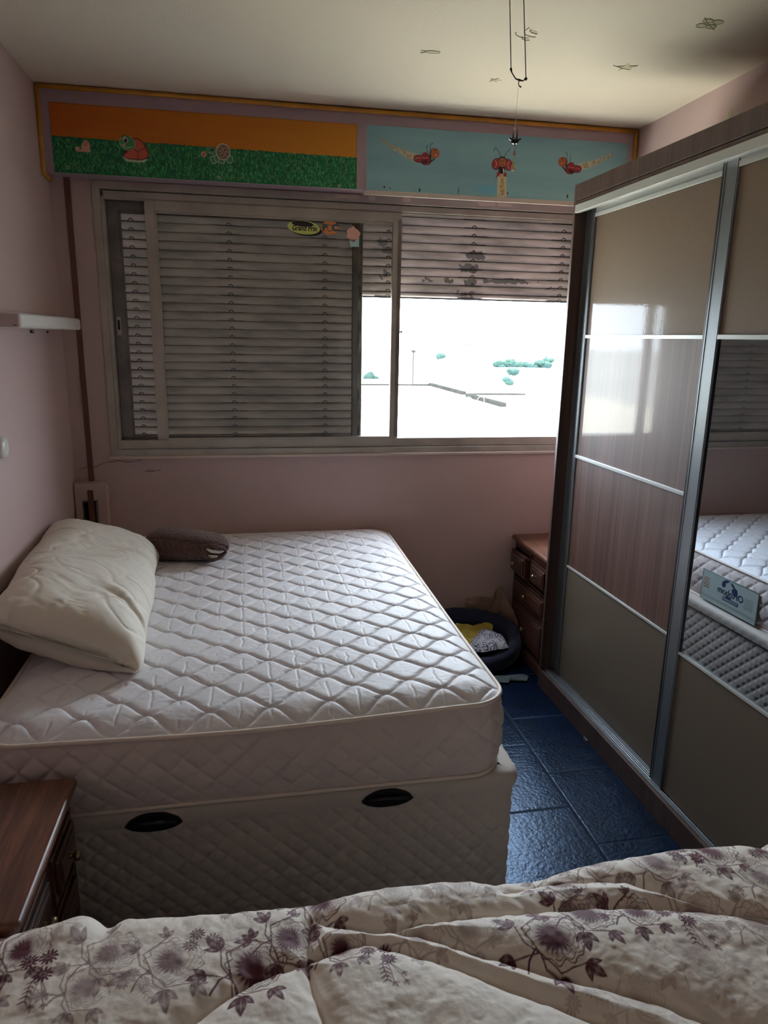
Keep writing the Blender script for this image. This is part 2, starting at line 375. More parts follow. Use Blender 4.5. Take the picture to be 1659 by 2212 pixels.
# ------------------------------------------------------------------ murals
class Canvas:
    def __init__(s, X, Z, px): s.X, s.Z, s.px = X, Z, px; s.C = np.zeros(X.shape+(3,))
    def put(s, d, c, a=1.0):      # d signed distance (negative inside)
        k = (np.clip(.5-d/s.px, 0, 1)*a)[..., None]; s.C = s.C*(1-k)+np.array(c)*k
    def ell(s, x, z, rx, rz, c, rot=0, a=1):
        dx = s.X-x; dz = s.Z-z; cr, sr = math.cos(rot), math.sin(rot)
        u = (dx*cr+dz*sr)/rx; v = (-dx*sr+dz*cr)/rz; s.put((np.sqrt(u*u+v*v)-1)*min(rx, rz), c, a)
    def ring(s, x, z, rx, rz, wd, c, rot=0):
        dx = s.X-x; dz = s.Z-z; cr, sr = math.cos(rot), math.sin(rot)
        u = (dx*cr+dz*sr)/rx; v = (-dx*sr+dz*cr)/rz; s.put(np.abs((np.sqrt(u*u+v*v)-1)*min(rx, rz))-wd/2, c)
    def line(s, pts, wd, c, a=1):
        d = np.full(s.X.shape, 9.)
        for (x0, z0), (x1, z1) in zip(pts[:-1], pts[1:]):
            vx, vz = x1-x0, z1-z0; L = vx*vx+vz*vz+1e-12
            t = np.clip(((s.X-x0)*vx+(s.Z-z0)*vz)/L, 0, 1)
            d = np.minimum(d, np.hypot(s.X-x0-t*vx, s.Z-z0-t*vz))
        s.put(d-wd/2, c, a)
    def poly(s, pts, c, a=1):
        ins = np.zeros(s.X.shape, bool); d = np.full(s.X.shape, 9.); n = len(pts)
        for i in range(n):
            x0, z0 = pts[i]; x1, z1 = pts[(i+1) % n]
            cond = ((z0 > s.Z) != (z1 > s.Z)) & (s.X < (x1-x0)*(s.Z-z0)/((z1-z0)+1e-12)+x0); ins ^= cond
            vx, vz = x1-x0, z1-z0; L = vx*vx+vz*vz+1e-12
            t = np.clip(((s.X-x0)*vx+(s.Z-z0)*vz)/L, 0, 1); d = np.minimum(d, np.hypot(s.X-x0-t*vx, s.Z-z0-t*vz))
        s.put(np.where(ins, -d, d), c, a)

def panel(name, x0, x1, z0, z1, paintfn, label, res=.0017):
    nx = int((x1-x0)/res); nz = int((z1-z0)/res)
    X, Z = np.meshgrid(np.linspace(x0, x1, nx), np.linspace(z0, z1, nz), indexing='ij')
    cv = Canvas(X, Z, res*1.1); paintfn(cv)
    Yf = np.full_like(X, -BD-.0028)
    o = mk(name, np.stack([X, Yf, Z], -1), gridF(nx, nz), M['mural'], col=cv.C, smooth=False)
    # board the painting is on
    me = o.data; bm = bmesh.new(); bm.from_mesh(me)
    k = MB(); k.box(x0, x1, -BD-.0026, -BD+.001, z0, z1)
    tmp = bpy.data.meshes.new('t'); k.bm.to_mesh(tmp); k.bm.free(); bm.from_mesh(tmp); bm.to_mesh(me); bm.free()
    return tag(o, label, 'painted panel')
M['mural'] = paintmat('mural_paint', .65, .2)

GR = np.random.RandomState(3)
def paint_meadow(c):
    n = fbm(c.X*3, c.Z*30, 1.0)
    o1 = np.array(rgb(196, 96, 18)); o2 = np.array(rgb(206, 134, 26))
    t = np.clip((c.X-.05)/1.3+.25*n, 0, 1)[..., None]
    c.C = o1*(1-t)+o2*t
    hz = 2.5105-.0075*c.X+.003*fbm(c.X*90, c.Z*0, 2.)
    g1 = np.array(rgb(12, 120, 70)); g2 = np.array(rgb(8, 86, 52))
    g = fbm(c.X*160, c.Z*50, 4.)*.9+.3*fbm(c.X*20, c.Z*20, 5.); t = np.clip(.5+g*.9, 0, 1)[..., None]
    G = g2*(1-t)+g1*t
    k = np.clip(.5-(c.Z-hz)/c.px, 0, 1)[..., None]; c.C = c.C*(1-k)+G*k
    # blades
    X0, Z0 = c.X[0, 0], c.Z[0, 0]; ddx = c.X[1, 0]-X0; ddz = c.Z[0, 1]-Z0
    nx, nz = c.X.shape
    for i in range(3000):
        x = GR.uniform(.05, 1.36); z = GR.uniform(2.366, 2.5); L = GR.uniform(.004, .012)*(1.3-2.5*(z-2.366)/.15*.2); le = GR.uniform(-.5, .5)
        cc = np.array(rgb(*[(70, 190, 120), (120, 200, 150), (30, 150, 84), (150, 200, 110)][GR.randint(4)]))
        for t in np.linspace(0, 1, 8):
            a = int((x+le*L*t*t-X0)/ddx); b = int((z+L*t-Z0)/ddz)
            if 0 <= a < nx and 0 <= b < nz: c.C[a, b] = c.C[a, b]*.45+cc*.55
    pk = rgb(226, 160, 138); dk = rgb(70, 30, 24); wh = rgb(210, 205, 195)
    # snail
    c.poly([(.166, 2.460), (.168, 2.478), (.176, 2.494), (.187, 2.503), (.199, 2.494), (.204, 2.478), (.200, 2.459)], pk)
    c.ell(.152, 2.465, .0095, .0090, rgb(232, 180, 160)); c.line([(.148, 2.458), (.2, 2.459)], .008, pk)
    sp = [(.186+(.012-.0016*t)*math.cos(t*1.1)*.7, 2.484+(.012-.0016*t)*math.sin(t*1.1)) for t in np.arange(0, 7, .3)]
    c.line(sp, .0018, dk); c.ell(.153, 2.472, .0016, .0022, dk); c.ell(.161, 2.471, .0016, .0022, dk); c.line([(.153, 2.464), (.158, 2.462), (.163, 2.465)], .0012, dk)
    # big tortoise
    sh = [(.335, 2.448), (.352, 2.438), (.38, 2.437), (.412, 2.436), (.437, 2.446), (.444, 2.462), (.436, 2.488), (.425, 2.505), (.402, 2.520), (.38, 2.518), (.366, 2.495), (.35, 2.468)]
    for fx in (.352, .366, .384, .405, .42): c.ell(fx, 2.434, .009, .009, rgb(170, 195, 150))
    c.ell(.443, 2.470, .012, .008, rgb(40, 130, 80))
    c.poly([(x*1.0, z) for x, z in sh], rgb(205, 96, 74)); c.line(sh+[sh[0]], .0045, rgb(110, 40, 34))
    for p in ([(.385, 2.515), (.372, 2.483), (.40, 2.468), (.43, 2.485), (.425, 2.504)], [(.372, 2.483), (.345, 2.457)], [(.40, 2.468), (.397, 2.44)], [(.43, 2.485), (.442, 2.466)]): c.line(p, .0035, rgb(120, 44, 36))
    c.line([(.337, 2.443), (.36, 2.43), (.40, 2.427), (.435, 2.438)], .004, wh)
    c.ell(.357, 2.500, .031, .028, rgb(64, 150, 88), -.3); c.ring(.357, 2.500, .031, .028, .002, rgb(170, 190, 150), -.3)
    c.ell(.350, 2.512, .011, .013, wh); c.ell(.350, 2.511, .008, .010, rgb(16, 26, 26)); c.ell(.347, 2.515, .0028, .0034, wh)
    c.line([(.335, 2.522), (.345, 2.529), (.357, 2.528), (.364, 2.522)], .003, rgb(20, 40, 26)); c.ell(.345, 2.492, .005, .0045, rgb(222, 140, 120))
    c.line([(.332, 2.495), (.345, 2.482), (.36, 2.480), (.374, 2.487)], .003, rgb(190, 205, 170))
    # little tortoise with a flower
    for lx, lz, rr in ((.719, 2.455, .3), (.737, 2.462, 0), (.754, 2.456, .2), (.790, 2.460, -.2)): c.ell(lx, lz, .013, .016, rgb(70, 140, 96), rr); c.ring(lx, lz, .013, .016, .002, wh, rr)
    c.ell(.762, 2.489, .030, .032, rgb(128, 104, 82)); c.ring(.762, 2.489, .030, .032, .0035, wh)
    for a, b_ in ((.75, 2.50), (.771, 2.497), (.758, 2.476), (.779, 2.481)):
        c.ring(a, b_, .0085, .0085, .0025, rgb(196, 170, 140)); c.ell(a, b_, .003, .003, rgb(84, 58, 44))
    c.ell(.711, 2.491, .019, .0155, rgb(66, 140, 92)); c.ell(.714, 2.496, .006, .0075, rgb(14, 30, 30)); c.ell(.712, 2.499, .002, .002, wh)
    c.line([(.70, 2.484), (.709, 2.480), (.722, 2.481)], .002, wh)
    for k in range(6): c.ell(.678+.0075*math.cos(k*1.05), 2.475+.0075*math.sin(k*1.05), .0048, .0048, rgb(206, 140, 128))
    c.ell(.678, 2.475, .004, .004, rgb(160, 50, 46))
    # screws
    for x, z in ((.106, 2.389), (.742, 2.382), (1.28, 2.376)): c.ell(x, z, .0065, .0065, rgb(190, 195, 180)); c.ell(x, z, .0035, .0035, rgb(20, 20, 20))
    ed = np.minimum(np.minimum(c.X-.05, 1.36-c.X), np.minimum(c.Z-2.366, 2.638-c.Z)); c.C *= (1-.25*np.clip(1-ed/.004, 0, 1))[..., None]
panel('mural_panel', .050, 1.362, 2.366, 2.640, paint_meadow, 'mural panel with orange sky, green grass, snail and two tortoises above the window')

def paint_sky(c):
    n = fbm(c.X*2, c.Z*14, 3.); a = np.array(rgb(122, 164, 178)); b = np.array(rgb(144, 186, 194))
    t = np.clip(.5+.7*n+(2.5-c.Z)*.6, 0, 1)[..., None]; c.C = a*(1-t)+b*t
    k = (np.exp(-(((c.X-2.01)/.06)**2+((c.Z-2.40)/.02)**2))*.6)[..., None]; c.C = c.C*(1-k)+np.array(rgb(90, 180, 215))*k
    rs = np.random.RandomState(5)
    def trail(P, w0, w1, al=.75):
        pts = [tuple(np.array(P[0])*(1-t)**2+2*np.array(P[1])*t*(1-t)+np.array(P[2])*t*t) for t in np.linspace(0, 1, 22)]
        for i, (x, z) in enumerate(pts):
            r_ = w0+(w1-w0)*i/21; c.ell(x, z, r_, r_, rgb(206, 196, 160), 0, al*.35)
        for i in range(46):
            t = rs.rand(); j_ = int(t*21); x, z = pts[j_]; r_ = (w0+(w1-w0)*t)*.8
            c.ell(x+rs.uniform(-r_, r_)*.5, z+rs.uniform(-r_, r_), .0042, .0042, rgb(178, 140, 92), 0, .8)
    red = rgb(150, 40, 52); br = rgb(176, 98, 60); bl = rgb(26, 18, 26); pk = rgb(214, 130, 130)
    trail([(1.483, 2.580), (1.56, 2.535), (1.645, 2.515)], .004, .020)
    trail([(2.624, 2.592), (2.55, 2.545), (2.455, 2.522)], .006, .020)
    trail([(2.066, 2.46), (2.066, 2.42), (2.070, 2.37)], .022, .026)
    def flyer(sx, x0):   # mirrored pair: head, body, legs
        P = lambda x, z: (x0+sx*x, z)
        q = lambda x, z, a_, b_, cc, ro=0: c.ell(x0+sx*x, z, a_, b_, cc, ro*sx)
        q(0, 2.512, .027, .024, bl, .3); q(-.034, 2.513, .024, .017, bl); q(-.034, 2.513, .021, .0145, red)
        q(-.004, 2.524, .020, .018, red, .6); q(.006, 2.507, .020, .019, red, -.2); q(-.001, 2.503, .010, .009, rgb(80, 20, 32))
        c.line([P(-.02, 2.52), P(-.004, 2.517), P(.012, 2.522)], .003, pk); c.line([P(-.05, 2.510), P(-.036, 2.520), P(-.026, 2.514)], .003, pk)
        c.line([P(.02, 2.50), P(.034, 2.512), P(.045, 2.522)], .006, bl)
        q(.041, 2.541, .023, .022, bl); q(.044, 2.541, .021, .022, br); q(.045, 2.555, .004, .003, bl); q(.048, 2.534, .004, .004, rgb(210, 150, 110))
        c.line([P(.008, 2.545), P(.002, 2.562), P(.006, 2.574)], .0026, bl); c.line([P(.018, 2.556), P(.022, 2.577), P(.032, 2.585)], .0026, bl)
    flyer(1, 1.688); flyer(-1, 2.411)
    # the one seen from the front
    for s_ in (-1, 1):
        c.ell(2.063+s_*.030, 2.512, .022, .026, bl, s_*.3); c.ell(2.063+s_*.030, 2.512, .0195, .0235, red, s_*.3)
        c.line([(2.063+s_*.036, 2.528), (2.063+s_*.026, 2.515), (2.063+s_*.034, 2.496)], .004, pk)
        c.ell(2.063+s_*.016, 2.470, .008, .013, red, s_*.5)
        c.line([(2.063+s_*.006, 2.542), (2.063+s_*.020, 2.566), (2.063+s_*.036, 2.583)], .0026, bl)
    c.line([(2.025, 2.583), (2.019, 2.575), (2.020, 2.567)], .0026, bl); c.line([(2.042, 2.462), (2.036, 2.452)], .005, red)
    c.ell(2.063, 2.490, .016, .019, bl); c.ell(2.072, 2.484, .003, .011, rgb(220, 215, 210), .2)
    c.ell(2.063, 2.524, .023, .023, bl); c.ell(2.063, 2.521, .020, .020, br)
    for s_ in (-1, 1): c.ell(2.063+s_*.007, 2.528, .0022, .0035, bl)
    c.line([(2.055, 2.513), (2.063, 2.510), (2.071, 2.513)], .0018, bl)
    for x, z, a_, b_ in ((1.493, 2.383, .004, .005), (1.52, 2.379, .003, .003), (1.662, 2.378, .004, .009), (1.852, 2.385, .0018, .016), (2.072, 2.381, .003, .003), (2.098, 2.386, .003, .006), (2.406, 2.388, .004, .009), (2.50, 2.41, .0025, .0025)):
        c.ell(x, z, a_, b_, rgb(40, 40, 46))
panel('mural_panel', 1.409, 2.704, 2.366, 2.642, paint_sky, 'mural panel with pale blue sky and three flying red ladybirds above the window')

# ------------------------------------------------------------------ window
win = empty('window_1', (0, 0, 0)); tag(win, kind='structure')
f = MB()
x0, x1, z0, z1 = WX0, WX1, WZ0, WZ1
f.box(x0+.0004, x0+.032, -.008, .11, z0+.0004, z1-.0004, .001); f.box(x1-.032, x1-.0004, -.008, .11, z0+.0004, z1-.0004, .001)
f.box(x0+.0315, x1-.0315, -.0078, .109, z1-.034, z1-.0004, .001); f.box(x0+.0315, x1-.0315, -.0078, .109, z0+.0004, z0+.032, .001)
f.box(x0+.03, x1-.03, .004, .11, z1-.066, z1-.038, .002)           # second step of the head track
f.box(x0+.03, x1-.03, .012, .022, z1-.074, z1-.066); f.box(x0+.03, x1-.03, .05, .058, z1-.074, z1-.066)
f.box(x0+.032, x0+.046, .004, .11, z0+.03, z1-.04, .0015)
f.box(x0+.03, x1-.03, .006, .11, z0+.034, z0+.078, .002)
f.build('window_frame', M['alu'], win)
bx('window_sill', M['sill'], win, x0-.01, x1+.01, -.018, .0, z0-.012, z0+.002, bev=.003)
fl_ = MB()      # white paint flakes left on the head of the frame
rs = np.random.RandomState(11)
for cx_, w_ in ((1.30, .03), (1.36, .05), (1.62, .03), (2.02, .06), (2.12, .05), (1.45, .02)):
    pts = [(cx_+w_*math.cos(a)*rs.uniform(.6, 1), 2.352+.010*math.sin(a)*rs.uniform(.5, 1)-(.006 if math.sin(a) < 0 else 0)) for a in np.linspace(0, 2*PI, 12)[:-1]]
    fl_.prism(pts, 'y', -.0095, -.0078)
fl_.build('paint_flake', M['sill'], win)
def sash(y, xa, xb, stile, mat, glass, zt=2.292, zb=1.192, latch=None):
    s = MB()
    s.box(xa, xa+stile, y, y+.026, zb, zt, .002); s.box(xb-stile, xb, y, y+.026, zb, zt, .002)
    s.box(xa+stile-.002, xb-stile+.002, y+.001, y+.025, zt-.045, zt, .002); s.box(xa+stile-.002, xb-stile+.002, y+.001, y+.025, zb-.012, zb+.008, .002)
    s.box(xa+stile-.001, xa+stile+.008, y+.006, y+.02, zb, zt-.03); s.box(xa+stile, xb-stile, y+.006, y+.02, zt-.054, zt-.044)
    o = s.build('sash', mat, win)
    g = MB(); g.box(xa+stile-.001, xb-stile+.001, y+.012, y+.015, zb+.002, zt-.044); g.build('pane', glass, o)
    return o
fs = sash(.006, .398, 1.604, .044, M['alu'], M['glass'])
rsh = sash(.048, .226, 1.418, .050, M['alu_dark'], M['glass'])
# latches
l = MB(); l.box(.236, .256, .044, .05, 1.69, 1.775, .002); l.build('latch', M['alu'], rsh)
l = MB(); l.box(.241, .251, .042, .046, 1.715, 1.76, .002); l.build('latch_slot', M['dark'], rsh)
l = MB(); l.tube([(1.604, .018, 1.728), (1.612, .010, 1.731), (1.618, .006, 1.728)], [.003, .005, .006], 8); l.build('latch_knob', M['black'], fs)
# worn black seal on the rear sash's right stile
l = MB(); l.box(1.396, 1.412, .0455, .0482, 1.195, 2.24); l.build('worn_seal', pm('worn_seal', rgb(30, 30, 32), .8, c2=rgb(170, 165, 150), vscale=50, stretch=(1, 1, .25)), rsh)
l = MB(); l.box(1.585, 1.6035, .0045, .0062, 1.20, 2.26); l.build('sash_lip', M['alu_dark'], fs)

# ------------------------------------------------------------------ roller shutters
def shutter(name, xa, xb, zb, zt, rings, label, seed, pitch=.0405, y=.118):
    m = MB(); rs = np.random.RandomState(seed); z = zt; k = 0
    root = None; ringm = MB()
    while z > zb+.002:
        h = min(pitch, z-zb); za = z-h
        # bowed slat section
        prof = [(y+.008, za+.0009), (y+.001, za+.003), (y-.003, za+h*.35), (y-.0045, za+h*.55), (y-.003, za+h*.8), (y+.002, z-.0032), (y+.007, z-.0009)]
        n = len(prof); A = [m.bm.verts.new((xa, *p)) for p in prof]; B = [m.bm.verts.new((xb, *p)) for p in prof]
        for i in range(n-1):
            ff = m.bm.faces.new((A[i], B[i], B[i+1], A[i+1])); ff.smooth = True
        A2 = [m.bm.verts.new((xa, p[0]+.004, p[1])) for p in prof]; B2 = [m.bm.verts.new((xb, p[0]+.004, p[1])) for p in prof]
        for i in range(n-1): m.bm.faces.new((B2[i], A2[i], A2[i+1], B2[i+1]))
        m.bm.faces.new((A[0], A2[0], B2[0], B[0])); m.bm.faces.new((A[-1], B[-1], B2[-1], A2[-1]))
        # hook strips behind the joint, with gaps that let light through
        segs = []; x = xa
        while x < xb:
            L = rs.uniform(.25, .7); gap = rs.uniform(.05, .32) if rs.rand() < .55 else 0
            segs.append((x, min(x+L, xb), .005)); segs.append((min(x+L, xb), min(x+L+gap, xb), .0019)); x += L+gap
        for a, b_, up in segs:
            if b_ > a+.001 and up > .001: ringm.box(a, b_, y+.003, y+.006, za-.0009, za+.0011)  # dark strip in the groove front, painting the joint's shade line
            if b_ > a+.001: ringm.box(a, b_, y+.0135, y+.0155, za-.006, za+up)
        for rx in rings:
            if xa < rx < xb:
                ringm.tube([(rx+.0105*math.cos(t), y-.003+.003*math.cos(t)**2, za+.0015+.0098*math.sin(t)) for t in np.linspace(0, PI, 9)], .0021, 5)
                ringm.box(rx-.05-.03*rs.rand(), rx+.05+.03*rs.rand(), y-.0015, y+.003, za-.0012, za+.0022)
        z = za; k += 1
    o = m.build(name, M['shutter'], None); tag(o, label, 'roller shutter')
    bm = bmesh.new(); bm.from_mesh(o.data); k0_ = len(bm.faces); t_ = bpy.data.meshes.new('t'); ringm.bm.to_mesh(t_); ringm.bm.free(); bm.from_mesh(t_); bm.faces.ensure_lookup_table()
    for ff in bm.faces[k0_:]: ff.material_index = 1
    bm.to_mesh(o.data); bm.free(); o.data.materials.append(M['dark'])
    return o
shutter('roller_shutter', .20, 1.385, 1.185, 2.335, (.319, .771, 1.236), 'fully lowered grey roller shutter behind the sliding sashes on the left', 1)
shutter('roller_shutter', 1.425, 2.585, 1.905, 2.335, (1.56, 2.008, 2.50), 'half raised roller shutter with flaking paint over the bright opening', 2)
gp = MB(); gp.box(1.385, 1.425, .10, .145, 1.145, 2.34, .002); struct('trim_3', gp.build('trim_3', M['alu_dark'], None))

# stickers on the glass of the front sash
YS = .0168
def text_mesh(name, body, size, mat, parent, loc, rot=(PI/2, 0, 0), ext=.0002, shear=0, sx=1, bold=0):
    cu = bpy.data.curves.new(name, 'FONT'); cu.body = body; cu.size = size; cu.extrude = ext; cu.shear = shear; cu.align_x = 'CENTER'; cu.align_y = 'CENTER'; cu.offset = bold
    t = bpy.data.objects.new('tmp', cu); COL.objects.link(t); bpy.context.view_layer.update()
    me = bpy.data.meshes.new_from_object(t.evaluated_get(bpy.context.evaluated_depsgraph_get())); bpy.data.objects.remove(t)
    me.name = name; me.materials.clear(); o = link(name, me, mat, parent); o.location = loc; o.rotation_euler = rot; o.scale = (sx, 1, 1); return o
def disc(name, cx, cz, rx, rz, y0, y1, mat, parent, rot=0, n=48, a0=0, a1=2*PI):
    m = MB(); pts = []
    for a in np.linspace(a0, a1, n, endpoint=(a1-a0 < 6.2)):
        u, v = rx*math.cos(a), rz*math.sin(a); pts.append((cx+u*math.cos(rot)-v*math.sin(rot), cz+u*math.sin(rot)+v*math.cos(rot)))
    m.prism(pts, 'y', y0, y1); return m.build(name, mat, parent)
K = {k: pm('ink_'+k, v, .45) for k, v in dict(lime=rgb(205, 212, 120), blk=rgb(22, 18, 20), orange=rgb(226, 140, 84), teal=rgb(36, 92, 96), pinkp=rgb(232, 176, 160), bluep=rgb(160, 200, 205), dred=rgb(70, 28, 30), paper=rgb(168, 178, 172), inkb=rgb(44, 54, 86), rust=rgb(150, 84, 66), grey=rgb(120, 128, 128)).items()}
gx, gz = 1.130, 2.206
s1 = empty('sticker', (gx, YS, gz), 0, 'black and lime oval racing sticker on the window glass', 'sticker')
disc('oval_back', .006, -.006, .080, .032, -.0005, .0, K['blk'], s1, -.06)
disc('oval', -.004, 0, .078, .031, -.0009, -.0005, K['lime'], s1, -.06)
disc('dark_oval', -.010, .016, .052, .0125, -.0012, -.0009, K['blk'], s1, -.06)
text_mesh('lettering', 'Grand Prix', .034, K['blk'], s1, (-.002, -.0013, -.004), shear=.25, sx=.78, bold=.0009)
s2 = empty('sticker', (1.251, YS, 2.210), 0, 'round orange sticker beside the oval racing sticker on the glass', 'sticker')
disc('disc', 0, 0, .045, .031, -.0006, 0, K['orange'], s2)
text_mesh('letter', 'P', .040, K['teal'], s2, (-.026, -.001, 0), bold=.003)
text_mesh('letter', 'C', .040, K['teal'], s2, (.026, -.001, 0), bold=.003)
u_ = MB(); pts = [(-.011, .014), (-.011, -.004)]+[(.011*math.cos(a), -.004+.012*math.sin(a)) for a in np.linspace(PI, 2*PI, 9)]+[(.011, .014), (.004, .014), (.004, .009), (-.004, .009), (-.004, .014), (-.011, .014)]
u_.tube([(x, -.001, z) for x, z in pts], .0014, 5); u_.build('letter', K['teal'], s2)
rs = np.random.RandomState(4)
s3 = empty('sticker', (1.364, YS, 2.178), 0, 'torn pink and blue sticker scrap at the edge of the glass', 'sticker')
bl_ = MB(); bl_.prism([(-.018, -.018), (-.012, -.050), (.030, -.050), (.031, -.005), (.012, .0)], 'y', -.0004, 0); bl_.build('blue_scrap', K['bluep'], s3)
pts = [(.034*math.cos(a)*rs.uniform(.72, 1.08), .008+.034*math.sin(a)*rs.uniform(.75, 1.12)) for a in np.linspace(0, 2*PI, 26)[:-1]]
p_ = MB(); p_.prism(pts, 'y', -.0008, -.0004); p_.prism([(-.010, -.015), (.012, -.018), (.004, -.034)], 'y', -.0008, -.0004); p_.build('pink_scrap', K['pinkp'], s3)

# ------------------------------------------------------------------ shutter strap and winder
sr = empty('shutter_strap', (.0765, -.012, .80), 0, 'long brown woven strap hanging beside the window down to its winder', 'strap')
MB().box(-.0128, .0128, -.0012, .0012, .0, 1.573).build('webbing', M['strap'], sr)
wb = empty('strap_winder', (.078, 0, .72), 0, 'pink plastered winder housing behind the long pillow in the corner', 'winder')
b_ = MB()
# hollow housing: top, two cheeks with bevelled right edge, lower part
b_.prism([(-.072, -.10), (-.042, -.10), (-.042, .19), (.030, .19), (.030, -.10), (.052, -.10), (.072, .0), (.072, .262), (.045, .274), (-.072, .274)], 'y', -.066, -.0002)
b_.build('housing', M['wall'], wb)
MB().box(-.042, .030, -.012, -.001, -.10, .19).build('recess', M['dark'], wb)
fr = MB(); fr.box(-.041, -.036, -.066, -.01, -.10, .188); fr.box(.022, .029, -.070, -.01, -.10, .188); fr.box(-.041, .029, -.069, -.060, .183, .189); fr.build('metal_plate', M['alu_dark'], wb)
MB().box(-.0128, .0128, -.072, -.066, .06, .24).build('webbing_end', M['strap'], wb)

# wall fixture on the left wall
wfx = empty('wall_fixture', (0, -.56, 1.71), 0, 'slim white box-shaped fixture high on the left wall', 'wall fixture')
MB().box(.001, .110, -.440, .440, .0, .050, .011, 4).build('body', M['white_plastic'], wfx)
MB().box(.001, .102, -.4425, -.4395, .004, .047, .001).build('shaded_end', M['shaded_plastic'], wfx)  # end face turned from the window, its shade put into the colour
MB().box(.084, .096, -.4432, -.4424, .008, .0105).build('emblem', K['blk'], wfx)
kn = MB(); kn.lathe([(.038, 0), (.038, .012), (.033, .020), (.020, .024)], Matrix.Translation((0, -1.005, 1.312)) @ Matrix.Rotation(PI/2, 4, 'Y'), 28)
tag(kn.build('round_wall_fitting', M['white_plastic'], None), 'round white plastic cap on the left wall at the edge of the view', 'wall cap')

# ------------------------------------------------------------------ ceiling sticker residue
def residue(name, cx, cy, polys, lines, label, rot=0, sc=1):
    r_ = empty(name, (cx, cy, H), rot, label, 'glow sticker residue', None)
    m = MB()
    for p in polys: m.prism([(x*sc, y*sc) for x, y in p], 'z', -.0008, .0002)
    o = m.build('fill', M['residue'], r_)
    m = MB()
    for p in lines: m.tube([(x*sc, y*sc, -.0008) for x, y in p], .0014, 5)
    m.build('outline', M['residue_d'], r_)
    return r_
def circ(cx, cy, rx, ry, n=14, a0=0, a1=2*PI): return [(cx+rx*math.cos(a), cy+ry*math.sin(a)) for a in np.linspace(a0, a1, n)]
fish = circ(.006, 0, .028, .011, 20); residue('ceiling_sticker', 1.528, -.80, [fish[:-1]], [fish, [(-.02, .004), (-.036, .014), (-.034, -.012), (-.02, -.004)]], 'small fish-shaped sticker mark on the ceiling', -.1)
cl = circ(0, 0, .035, .014, 24)
residue('ceiling_sticker', 1.815, -1.03, [circ(0, -.02, .016, .005, 12)[:-1]], [circ(-.01, .02, .034, .02, 14, .2, 3.0), circ(.005, 0, .03, .016, 14, .2, 2.8), circ(.0, -.02, .022, .01, 12, .5, 3.6), circ(.02, .03, .02, .016, 10, .2, 3.), [(-.03, .0), (-.04, -.03)]], 'wavy cloud-like sticker mark on the ceiling behind the hanging cord', .5, 1.0)
star = []
for k in range(10): a = PI/2+k*PI/5; rr = .042 if k % 2 == 0 else .017; star.append((rr*math.cos(a), rr*math.sin(a)))
residue('ceiling_sticker', 2.282, -.83, [star], [star[:4], star[5:8], [(-.06, .012), (-.02, .018), (.03, .014)]], 'star-shaped sticker mark on the ceiling above the wardrobe', .3, .95)
residue('ceiling_sticker', 1.85, -.58, [[(x*.62, y*.62) for x, y in star]], [[(x*.62, y*.62) for x, y in star[:5]]], 'tiny faint star sticker mark on the ceiling nearest the mural', .8)
fl5 = []
for k in range(4): a = k*PI/2+.5; fl5.append(circ(.022*math.cos(a), .022*math.sin(a), .016, .012, 12))
residue('ceiling_sticker', 2.35, -1.235, [p[:-1] for p in fl5], fl5+[[(-.045, -.02), (-.01, 0), (.045, .02)]], 'flower-shaped sticker mark on the ceiling at the upper right', .3, 1.15)
rr_ = MB(); rr_.prism([(-.83, 2.565), (-.815, 2.60), (-.808, 2.57), (-.80, 2.595), (-.79, 2.575), (-.795, 2.56)], 'x', W-.0012, W+.0002)
tag(rr_.build('wall_sticker', M['residue'], None), 'small torn sticker mark on the right wall above the wardrobe', 'glow sticker residue')

# ------------------------------------------------------------------ hanging cord and mobile
hc = empty('knotted_rope', (1.64, -1.4, 2.44), 0, 'dark cord loop knotted together and hanging from the ceiling', 'cord')
for k, (xa, xb, zb, zt) in enumerate(((-.036, -.016, .027, H-2.44), (.005, .032, .004, H-2.44))):
    MB().tube([(xa, 0, zt+.0), ((xa+xb)/2, 0, (zt+zb)/2), (xb, 0, zb)], .0014, 6).build('cord', M['cord'], hc)
kt = MB(); kt.tube([(-.016, 0, .027), (-.012, 0, .018), (.0, 0, .004), (.012, 0, .001), (.024, 0, .0), (.028, 0, .006), (.032, 0, .004)], [.003, .0016, .0018, .003, .0018, .002, .0016], 6)
for p, r_ in (((-.016, 0, .028), .0038), ((.0315, 0, .006), .0048), ((.012, 0, .002), .003)):
    kt.lathe([(.0005, -r_), (r_*.7, -r_*.7), (r_, 0), (r_*.7, r_*.7), (.0005, r_)], Matrix.Translation(p), 8)
kt.tube([(.012, 0, .001), (.009, 0, -.006), (.011, 0, -.013), (.018, 0, -.017)], [.0016, .0014, .0014, .0028], 6)
kt.build('knot', M['cord'], hc)
mo = empty('hanging_mobile', (1.648, -1.4, 2.20), 0, 'bead and shell mobile with black ornament hanging before the blue mural', 'mobile')
MB().tube([(.002, 0, .224), (-.002, 0, .13), (0, 0, .03)], .0004, 5).build('thread', M['thread'], mo)
bd = MB(); bd.tube([(0, 0, .137), (0, 0, .02)], .0006, 5)
def bead(m, z, r_, x=0): m.lathe([(.0004, -r_), (r_*.7, -r_*.7), (r_, 0), (r_*.7, r_*.7), (.0004, r_)], Matrix.Translation((x, 0, z)), 10)
for z in np.arange(.118, .138, .0035): bead(bd, z, .0019)
for z in np.arange(.090, .104, .0035): bead(bd, z, .0021)
for z in np.arange(.052, .064, .0032): bead(bd, z, .0015)
for z in np.arange(.026, .038, .003): bead(bd, z, .0015, .0005*math.sin(z*900))
bd.build('pearl_string', M['bead'], mo)
